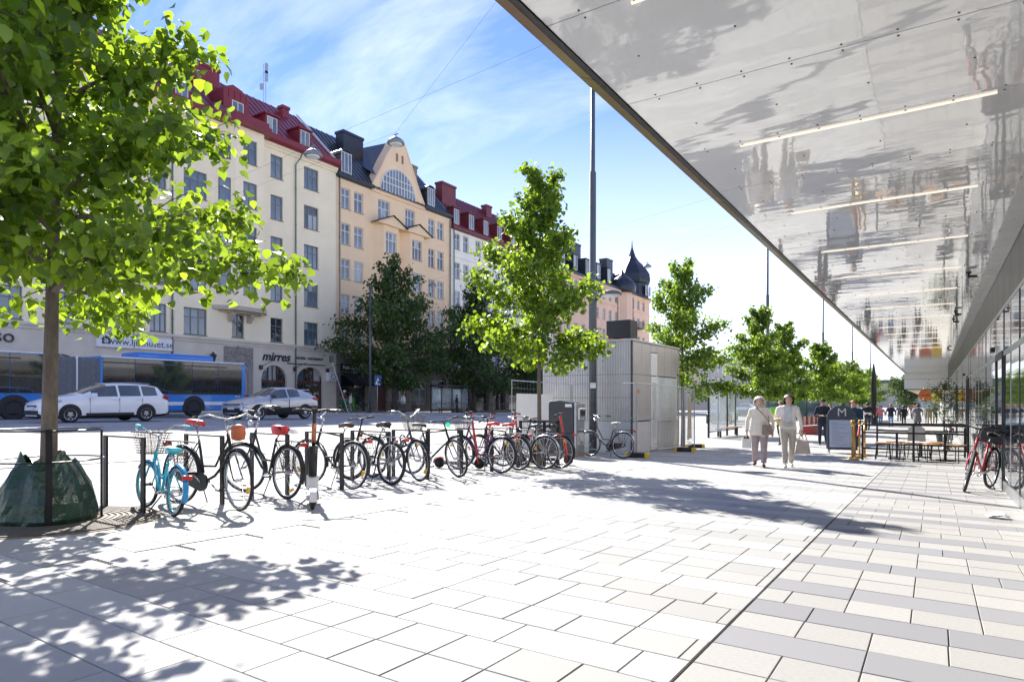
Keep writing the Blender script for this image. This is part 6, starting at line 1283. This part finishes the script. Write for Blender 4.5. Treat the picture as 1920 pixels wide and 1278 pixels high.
# ---------------------------------------------------------------- people
def skinm(n, c): return mat(n, c, .55, var=.06, scale=12)
sk1 = skinm('skin_fair', (.62, .40, .31)); sk2 = skinm('skin_tan', (.45, .26, .18))
def cloth(n, c, v=.12): return mat('cloth_'+n, c, .85, var=v, scale=9, bump=.35, bscale=14)
def limb(parts, lab, pts, rad, flat=None, n=10): parts.append((lab, 'tube', pts, rad, flat, n))
def person(label, pos, ang, h=1.65, mats=None, pose=None, hair=None, group=None, voxel=.018, fat=1.0, coat=None, face=True, seat=None):
    """mats: dict skin, top, legs, shoe, inner. pose: dict of joint overrides in a 1.70 m body frame, facing +X."""
    p = dict(lh=(-.02, .33, .83), rh=(.06, -.33, .83), le=(-.03, .30, 1.10), re=(-.01, -.30, 1.10), lf=(.12, .10, .08), rf=(-.12, -.10, .08), lk=(.09, .10, .50), rk=(.02, -.10, .49), hip=(0, 0, .93), chest=(.01, 0, 1.30), head=(.03, 0, 1.57), hem=.80, sleeve=1.0, flare=1.0)
    p.update(pose or {}); V = Vector; S = h/1.70
    g = gz(*pos) if seat is None else seat
    src = []  # (label, MB)
    def tube(lab, pts, rad, n=10, sy=None):
        b = MB(); b.tube([V(q) for q in pts], rad, n); src.append((lab, b))
    hip, ch, hd = V(p['hip']), V(p['chest']), V(p['head'])
    # legs with feet
    for s, kn, ft in ((1, V(p['lk']), V(p['lf'])), (-1, V(p['rk']), V(p['rf']))):
        hj = hip+V((0, s*.095, -.02)); tube('legs', [hj, hj.lerp(kn, .5), kn, kn.lerp(ft, .45), ft+V((0, 0, .03))], [.098*fat, .086*fat, .066*fat, .062*fat, .055*fat], 12)
        tube('shoe', [ft+V((-.05, 0, -.035)), ft+V((.03, 0, -.03)), ft+V((.11, s*.012, -.045)), ft+V((.16, s*.015, -.05))], [.038, .044, .038, .024], 8)
    # torso as stacked ellipses
    hem = p['hem']; top_lab = 'top'; b = MB(); fl = p['flare']
    rings = [(hem, .175*fl*fat, .125*fl*fat), ((hem+.93)/2, .182*fl*fat, .13*fl*fat), (1.0, .172*fat, .122*fat), (1.12, .165*fat, .115*fat), (1.25, .178, .118), (1.36, .182, .11), (1.42, .150, .09), (1.455, .075, .065)]
    n = 20
    for z, ry, rx in rings:
        f = (z-.93)/(1.42-.93); c = hip.lerp(ch, max(0, f)*(.49/.37)) if f > 0 else hip; c = V((c.x, c.y, 0))
        for j in range(n): a = 2*PI*j/n; wob = 1+.012*math.sin(5*a+z*9); b.v.append((c.x+rx*math.cos(a)*wob, c.y+ry*math.sin(a)*wob, z-.93+hip.z))
    for i in range(len(rings)-1):
        for j in range(n): b.f.append((i*n+j, i*n+(j+1) % n, (i+1)*n+(j+1) % n, (i+1)*n+j)); b.m.append(0)
    b.f += [tuple(range(n-1, -1, -1)), tuple((len(rings)-1)*n+j for j in range(n))]; b.m += [0, 0]
    src.append(('top', b)); b = MB(); b.lathe([(.11, -.13), (.145, -.02), (.15, .06), (.14, .12)], 14, tuple(hip)); src.append(('legs', b))
    dz = hip.z-.93; off = ch-V((.01, 0, 1.30))
    # arms with hands
    for s, el, hn in ((1, V(p['le']), V(p['lh'])), (-1, V(p['re']), V(p['rh']))):
        sh = V((.0, s*.185, 1.385))+off; d = (hn-el).normalized()
        tube('top', [sh+V((0, -s*.05, 0)), sh+V((0, s*.01, -.02)), sh.lerp(el, .5), el, el.lerp(hn, .8)], [.06, .062, .054, .049, .043], 10)
        w = el.lerp(hn, .97); tube('skin', [el.lerp(hn, .78), w], [.03, .026], 8)
        side = d.cross(V((1, 0, 0))); side = side.normalized() if side.length > .1 else V((0, 1, 0)); fw = V((1, 0, 0)) if abs(d.x) < .8 else V((0, 0, -1))
        tube('skin', [w, w+d*.04, w+d*.08], [.026, .034, .03], 8)
        for k in range(4):
            o = fw*((k-1.5)*.017); ln = (.065, .078, .074, .056)[k]
            tube('skin', [w+d*.075+o, w+d*(.075+ln*.5)+o-side*s*.006, w+d*(.075+ln)+o*.9-side*s*.03], [.0095, .009, .007], 6)
        tube('skin', [w+d*.02+fw*.02, w+d*.055+fw*.045, w+d*.085+fw*.045-side*s*.01], [.012, .010, .008], 6)
    # neck and head
    tube('skin', [V((.0, 0, 1.42))+off, hd+V((-.01, 0, -.10))], [.058, .05], 10)
    b = MB(); hn_ = 16; prof = [(-.125, .035, .03), (-.11, .055, .045), (-.08, .072, .055), (-.04, .085, .066), (.0, .092, .073), (.045, .094, .076), (.085, .082, .068), (.11, .055, .046), (.122, .02, .018)]
    for z, rx, ry in prof:
        for j in range(hn_): a = 2*PI*j/hn_; cx = math.cos(a); b.v.append(tuple(hd+V((rx*cx+(.012 if z < -.05 and cx > 0 else 0), ry*math.sin(a), z))))
    for i in range(len(prof)-1):
        for j in range(hn_): b.f.append((i*hn_+j, i*hn_+(j+1) % hn_, (i+1)*hn_+(j+1) % hn_, (i+1)*hn_+j)); b.m.append(0)
    b.f += [tuple(range(hn_-1, -1, -1)), tuple((len(prof)-1)*hn_+j for j in range(hn_))]; b.m += [0, 0]; src.append(('skin', b))
    tube('skin', [hd+V((.08, 0, .012)), hd+V((.105, 0, -.02)), hd+V((.09, 0, -.035))], [.009, .014, .012], 6)
    for s in (-1, 1): tube('skin', [hd+V((-.005, s*.076, .02)), hd+V((-.008, s*.082, -.02))], [.018, .012], 6)
    # one continuous skin: join, remesh, and colour by the nearest source piece
    J = MB(); labs = []
    for lab, m_ in src: J.add(m_.v, m_.f); labs += [lab]*len(m_.v)
    order = ['skin', 'top', 'legs', 'shoe', 'inner']; mm = [mats.get(k, mats['top']) for k in order]
    t = thing('person', (pos[0], pos[1], g), ang, label, 'person', group); t.scale = (S, S, S)
    o = J.build('body', mm, t); md = o.modifiers.new('r', 'REMESH'); md.mode = 'VOXEL'; md.voxel_size = voxel; md.use_smooth_shade = True
    sm = o.modifiers.new('s', 'SMOOTH'); sm.iterations = 1 if voxel < .015 else 1; sm.factor = .4
    par = o.parent; o.parent = None; apply_mods(o); o.parent = par
    kd = kdtree.KDTree(len(J.v)*1)
    pts = []
    for lab, m_ in src:
        for f in m_.f:
            q = [V(m_.v[i]) for i in f]
            if len(q) <= 4:
                for a_, c_ in ((.25, .25), (.75, .25), (.25, .75), (.75, .75)):
                    e = q[0].lerp(q[1], a_); r_ = q[-1].lerp(q[-2], a_); pts.append((e.lerp(r_, c_), lab))
            else: pts.append((sum(q, V())/len(q), lab))
    kd = kdtree.KDTree(len(pts))
    for i, (q, lab) in enumerate(pts): kd.insert(q, i)
    kd.balance(); me = o.data
    while len(me.materials) < len(mm): me.materials.append(None)
    for i, m_ in enumerate(mm): me.materials[i] = m_
    for f in me.polygons:
        lab = pts[kd.find(f.center)[1]][1]
        if lab == 'top' and 'inner' in mats and f.center.x > .07+off.x*.5 and abs(f.center.y) < p.get('open', .075) and f.center.z > hip.z+.02: lab = 'inner'
        if lab == 'legs' and f.center.z > hem+dz+.02 and hem < .9 and 'seated' not in p: lab = 'top'
        f.material_index = order.index(lab)
    if face:
        fd = mat('face_dark', (.05, .03, .025), .5)
        for s in (-1, 1):
            MB().lathe([(.010, -.004), (.012, 0), (.006, .006)], 8).build('eye', fd, o).matrix_local = Matrix.Translation(hd+V((.078, s*.031, .008)))@Matrix.Rotation(R(90), 4, 'Y')
        MB().box(hd+V((.083, 0, -.065)), (.008, .045, .010)).build('mouth', mat('lips', (.42, .16, .14), .5), o)
    if hair:
        hm, style = hair; b = MB(); n = 18; pr = {'short': (-.045, .0), 'curly': (-.08, .026), 'bob': (-.09, .016), 'long': (-.2, .0), 'tail': (-.03, .0), 'cap': (.035, .004)}[style]; rdh = random.Random(len(label))
        rows_ = 9; z0 = pr[0]
        for i in range(rows_):
            f = i/(rows_-1); z = z0+(.142-z0)*f
            for j in range(n):
                a = 2*PI*j/n; fr_ = max(0, math.cos(a)); e = math.sqrt(max(0.02, 1-(max(0, z-.02)/.125)**2)); rx, ry = .118*e, .102*e
                zz = z
                if style != 'cap': zz = max(z, .055*fr_**.5*1.0+.03*fr_) if fr_ > .35 else z
                jit = 1+(rdh.uniform(-.12, .12) if style == 'curly' else rdh.uniform(-.03, .03))
                b.v.append(tuple(hd+V(((rx+pr[1])*math.cos(a)*jit-.010, (ry+pr[1])*math.sin(a)*jit, zz))))
        for i in range(rows_-1):
            for j in range(n): b.f.append((i*n+j, i*n+(j+1) % n, (i+1)*n+(j+1) % n, (i+1)*n+j)); b.m.append(0)
        b.f.append(tuple((rows_-1)*n+j for j in range(n))); b.m.append(0)
        if style == 'cap': b.add([tuple(hd+V(q)) for q in ((.08, -.07, .045), (.08, .07, .045), (.185, .045, .03), (.185, -.045, .03), (.08, -.07, .055), (.08, .07, .055), (.185, .045, .04), (.185, -.045, .04))], [(0,3,2,1),(4,5,6,7),(0,1,5,4),(1,2,6,5),(2,3,7,6),(3,0,4,7)])
        if style in ('tail', 'long'): b.tube([hd+V((-.10, 0, .05)), hd+V((-.14, 0, -.05)), hd+V((-.12, 0, -.2))], [.03, .045, .02], 8)
        b.build('cap' if style == 'cap' else 'hair', hm, o, True)
    return t
hw_ = mat('white_hair', (.72, .70, .66), .7, var=.2, scale=30, bump=.8, bscale=50); hb_ = mat('dark_brown_hair', (.05, .02, .015), .5, var=.4, scale=30, bump=.6, bscale=50); hk_ = mat('black_hair', (.012, .01, .01), .5, var=.3, bump=.5); hr_ = mat('red_blond_hair', (.38, .16, .06), .6, var=.3, bump=.5)
cj = cloth('cream_jacket', (.74, .68, .58)); mauve = cloth('mauve_trousers', (.36, .29, .30)); wj = cloth('white_jacket', (.78, .75, .71)); gry = cloth('grey_top', (.60, .61, .63)); beige = cloth('beige_trousers', (.50, .46, .40)); shoeb = cloth('brown_shoe', (.07, .035, .025)); shoew = cloth('pale_shoe', (.55, .52, .48))
blk = cloth('black', (.014, .014, .016)); nav = cloth('navy', (.015, .022, .045)); dnm = cloth('denim', (.16, .27, .42)); dkd = cloth('dark_denim', (.03, .045, .075)); blu = cloth('blue_jacket', (.02, .055, .12)); yel = cloth('yellow_green', (.55, .50, .06)); whi = cloth('white_shirt', (.72, .72, .72)); gre = cloth('grey', (.16, .16, .17)); red_ = cloth('red', (.42, .05, .05)); kha = cloth('khaki', (.30, .24, .15)); grn = cloth('green', (.04, .10, .05)); pin = cloth('pink', (.5, .2, .22))
FACE = -math.atan2(15.5, 3.3)+PI*0   # towards the camera from the plaza
fc = math.atan2(-15.5, 3.2)
w1 = person('white-haired older woman in a cream jacket walking with a shoulder bag', (-3.35, 15.55), fc-.05, 1.60, dict(skin=sk1, top=cj, legs=mauve, shoe=shoeb), dict(lf=(.20, .10, .08), rf=(-.16, -.12, .09), lk=(.13, .10, .49), rk=(.0, -.11, .48), hem=.76, flare=1.14, lh=(.10, .29, .82), le=(-.05, .29, 1.10), rh=(.04, -.30, .80), re=(-.04, -.29, 1.10), head=(.06, -.01, 1.57), open=0), (hw_, 'curly'), voxel=.0105, fat=1.18)
w2 = person('dark-haired woman in a white jacket and beige trousers carrying a tote', (-2.78, 15.72), fc+.04, 1.66, dict(skin=sk1, top=wj, legs=beige, shoe=shoew, inner=gry), dict(lf=(-.16, .08, .09), rf=(.20, -.07, .08), lk=(.0, .09, .49), rk=(.15, -.08, .50), hem=.90, flare=1.04, rh=(.17, -.20, 1.12), re=(-.04, -.26, 1.09), lh=(.04, .29, .80), le=(-.04, .27, 1.09), head=(.06, .015, 1.56), open=.085), (hb_, 'bob'), voxel=.0105, fat=1.04)
# bags they carry
def at_person(t, v): return t.matrix_basis @ Vector(v)
bpy.context.view_layer.update()
bagt = mat('taupe_leather', (.25, .19, .15), .5, var=.25, bump=.5, bscale=12); c_ = at_person(w1, (.18, .17, .90))
t = thing('shoulder_bag', c_, fc, 'taupe shoulder bag on a strap across the cream jacket', 'bag'); b = MB(); b.box((0, 0, 0), (.09, .22, .22), None, 0, (.7, .85)); o = b.build('bag_body', bagt, t); bevel(o, .03, 3); MB().box((.045, 0, .04), (.02, .21, .12)).build('flap', bagt, o)
MB().tube([(-.02, .08, .10), (-.025, -.02, .28), (-.08, -.22, .50), (-.16, -.27, .53), (-.28, -.14, .44), (-.30, .06, .2), (-.1, .16, .05)], .009, 5).build('strap', bagt, t)
c_ = at_person(w1, (.03, -.31, .56)); t = thing('paper_bag', c_, fc+.4, 'small white bag with black handles in the older woman\'s hand', 'bag'); MB().box((0, 0, 0), (.05, .22, .22), None, 0, (.6, .9)).build('bag_body', white, t); MB().tube([(0, -.06, .10), (0, -.03, .17), (0, .03, .17), (0, .06, .10)], .010, 5).box((0, 0, .13), (.05, .10, .05)).build('handle', blk, t)
tote = mat('tote_canvas', (.50, .43, .34), .8, var=.12, bump=.4, bscale=18); c_ = at_person(w2, (.05, .315, .48)); t = thing('tote_bag', c_, fc-.2, 'beige tote bag with two handles in the dark-haired woman\'s hand', 'bag'); b = MB(); b.box((0, 0, 0), (.13, .32, .30), None, 0, (.35, .72)); bevel(b.build('bag_body', tote, t), .02)
for s in (-1, 1): MB().tube([(s*.02, -.09, .14), (s*.015, -.04, .32), (s*.015, .04, .32), (s*.02, .09, .14)], .008, 5).build('handle', tote, t)
# others on the plaza
fwd = R(-90); away = R(90)
walkA = dict(lf=(.24, .09, .09), rf=(-.24, -.09, .13), lk=(.18, .09, .50), rk=(-.02, -.09, .49), lh=(-.16, .31, .86), rh=(.2, -.30, .88)); stand = dict(lf=(.02, .1, .08), rf=(0, -.1, .08), lk=(.02, .1, .5), rk=(.02, -.1, .5)); hold = dict(stand, lh=(.26, .08, 1.08), rh=(.26, -.08, 1.08), le=(.0, .28, 1.08), re=(.0, -.28, 1.08))
person('woman in a yellow-green jacket walking behind the two older women', (-5.0, 26.9), fwd-.3, 1.68, dict(skin=sk1, top=yel, legs=blk, shoe=blk), walkA, (hb_, 'bob'))
person('bearded man in a dark cap and navy jacket left of the A-board', (-3.75, 28.6), fwd+.35, 1.82, dict(skin=sk2, top=nav, legs=dkd, shoe=blk), dict(hold, lf=(.05, .12, .08)), (blk, 'cap'))
person('woman in a dark blue jacket holding a cup behind the brass stanchions', (-2.3, 24.9), fwd-.15, 1.70, dict(skin=sk1, top=blu, legs=nav, shoe=blk), hold, (hr_, 'tail'))
sitp = dict(hip=(0, 0, .93), lk=(.44, .10, .90), rk=(.44, -.10, .90), lf=(.46, .1, .46), rf=(.50, -.1, .46), lh=(.34, .05, 1.08), rh=(.34, -.05, 1.08), le=(.1, .27, 1.08), re=(.1, -.27, 1.08), chest=(.06, 0, 1.28), head=(.14, 0, 1.54), hem=.9, seated=1)
person('seated person in a navy shirt on the end of the red bench', (-4.55, 38.2), fwd+.9, 1.7, dict(skin=sk2, top=nav, legs=dkd, shoe=blk), sitp, (hb_, 'short'), seat=gz(-4.5, 38.2)-.40)
t = thing('stone_bench', gp(-4.6, 38.2), R(78), 'low pale bench block under the seated person', 'bench'); bevel(MB().bb(-.9, .9, -.3, .3, .34, .44).build('seat', white, t), .02); [MB().bb(x-.08, x+.08, -.2, .2, 0, .34).build('leg', dkgrey, t) for x in (-.6, .6)]
crowd = [(-3.55, 47, away, 1.84, blk, dkd, hk_, 'short', 'man in a black and white jacket walking away, past the brass stanchions', walkA), (-2.75, 57, away, 1.80, nav, dnm, hr_, 'short', 'man in navy shirt and light jeans walking away in the middle', walkA), (-.95, 54, away, 1.76, gre, blk, hb_, 'short', 'woman in a long dark coat walking away near the white bulkhead', dict(walkA, hem=.5, flare=1.25)),
  (-2.1, 63, away, 1.68, blk, blk, hk_, 'bob', 'person all in black walking away right of the jeans man', walkA), (-3.6, 60, fwd, 1.66, pin, dnm, hb_, 'bob', 'woman in a pink top walking towards the camera in the crowd', walkA), (-4.3, 66, fwd, 1.75, red_, dkd, hk_, 'short', 'person in a red top in the far crowd', walkA), (-1.4, 70, fwd, 1.7, whi, dnm, hb_, 'bob', 'person in a white top and jeans in the far crowd', walkA), (-.3, 66, away, 1.72, kha, kha, hb_, 'long', 'long-haired person in khaki by the far wall', walkA), (.1, 72, fwd, 1.75, blu, dkd, hk_, 'short', 'person in blue by the far wall', stand), (-3.0, 78, away, 1.75, gre, dkd, hb_, 'short', 'person in grey in the far crowd', walkA), (-5.2, 74, fwd, 1.7, nav, blk, hk_, 'bob', 'person in navy near the far trees', walkA), (-1.9, 85, fwd, 1.72, red_, blk, hk_, 'short', 'far person in a red coat under the round sign', walkA), (-4.2, 88, away, 1.75, blk, dnm, hb_, 'short', 'far person in black and jeans', walkA), (-.8, 92, fwd, 1.7, whi, blk, hr_, 'bob', 'far person in white and black', walkA), (-5.0, 58, fwd, 1.72, grn, dkd, hb_, 'short', 'person in a green top left of the far column', walkA), (-2.4, 98, away, 1.75, nav, dkd, hk_, 'short', 'farthest person in navy', walkA), (-6.1, 50, fwd, 1.7, whi, dkd, hb_, 'bob', 'person in a white shirt beneath the far lime trees', walkA)]
for x, y, a, hh, tp, lg, hr2, hs2, lb, ps_ in crowd: person(lb, (x, y), a+rng.uniform(-.2, .2), hh, dict(skin=sk1, top=tp, legs=lg, shoe=blk), ps_, (hr2, hs2), 'people in the far crowd', voxel=.034, face=False)
b = MB(); b.lathe([(.19, 0), (.192, .13)], 20); o = b.build('jacket_stripe', whi, None); o.location = (-3.55, 47, gz(-3.55, 47)+1.02); o.scale = (.80, 1.06, 1)
o.parent = [q for q in bpy.data.objects if q.get('label', '').startswith('man in a black and white')][0]; o.location = (0, 0, .97); o.scale = (.72, 1.0, 1)
# across the street: cyclist, walker, person waiting in the shelter
cy = bike('dark bicycle ridden along the far pavement edge', (-38.6, 34.6), R(95), lean=0, fm=black, saddle_h=.98, spoke=16, stand=False, cat='bicycle'); cy['group'] = 'ridden bicycle'
person('cyclist in a white helmet and dark red top riding across the street', (-38.62, 34.85), R(95), 1.75, dict(skin=sk2, top=cloth('maroon', (.14, .03, .03)), legs=grn, shoe=blk), dict(hip=(0, 0, 1.0), chest=(.2, 0, 1.33), head=(.32, 0, 1.60), lk=(.28, .1, .70), rk=(.26, -.1, .62), lf=(.18, .1, .36), rf=(.24, -.1, .22), lh=(.58, .22, 1.08), rh=(.58, -.22, 1.08), le=(.38, .25, 1.14), re=(.38, -.25, 1.14), hem=.95), (whi, 'cap'), voxel=.03, face=False)
person('person in a white top standing by the orange box across the street', (-39.6, 42.9), R(0), 1.72, dict(skin=sk1, top=whi, legs=gre, shoe=blk), stand, (hr_, 'bob'), voxel=.034, face=False)
person('person in black waiting inside the far bus shelter', (-38.5, 49.2), R(20), 1.75, dict(skin=sk1, top=blk, legs=blk, shoe=blk), stand, (hk_, 'short'), voxel=.034, face=False)
person('person in pale clothes by the bakery window across the street', (-42.0, 38.9), R(40), 1.7, dict(skin=sk1, top=whi, legs=gre, shoe=blk), stand, (hb_, 'bob'), voxel=.034, face=False)
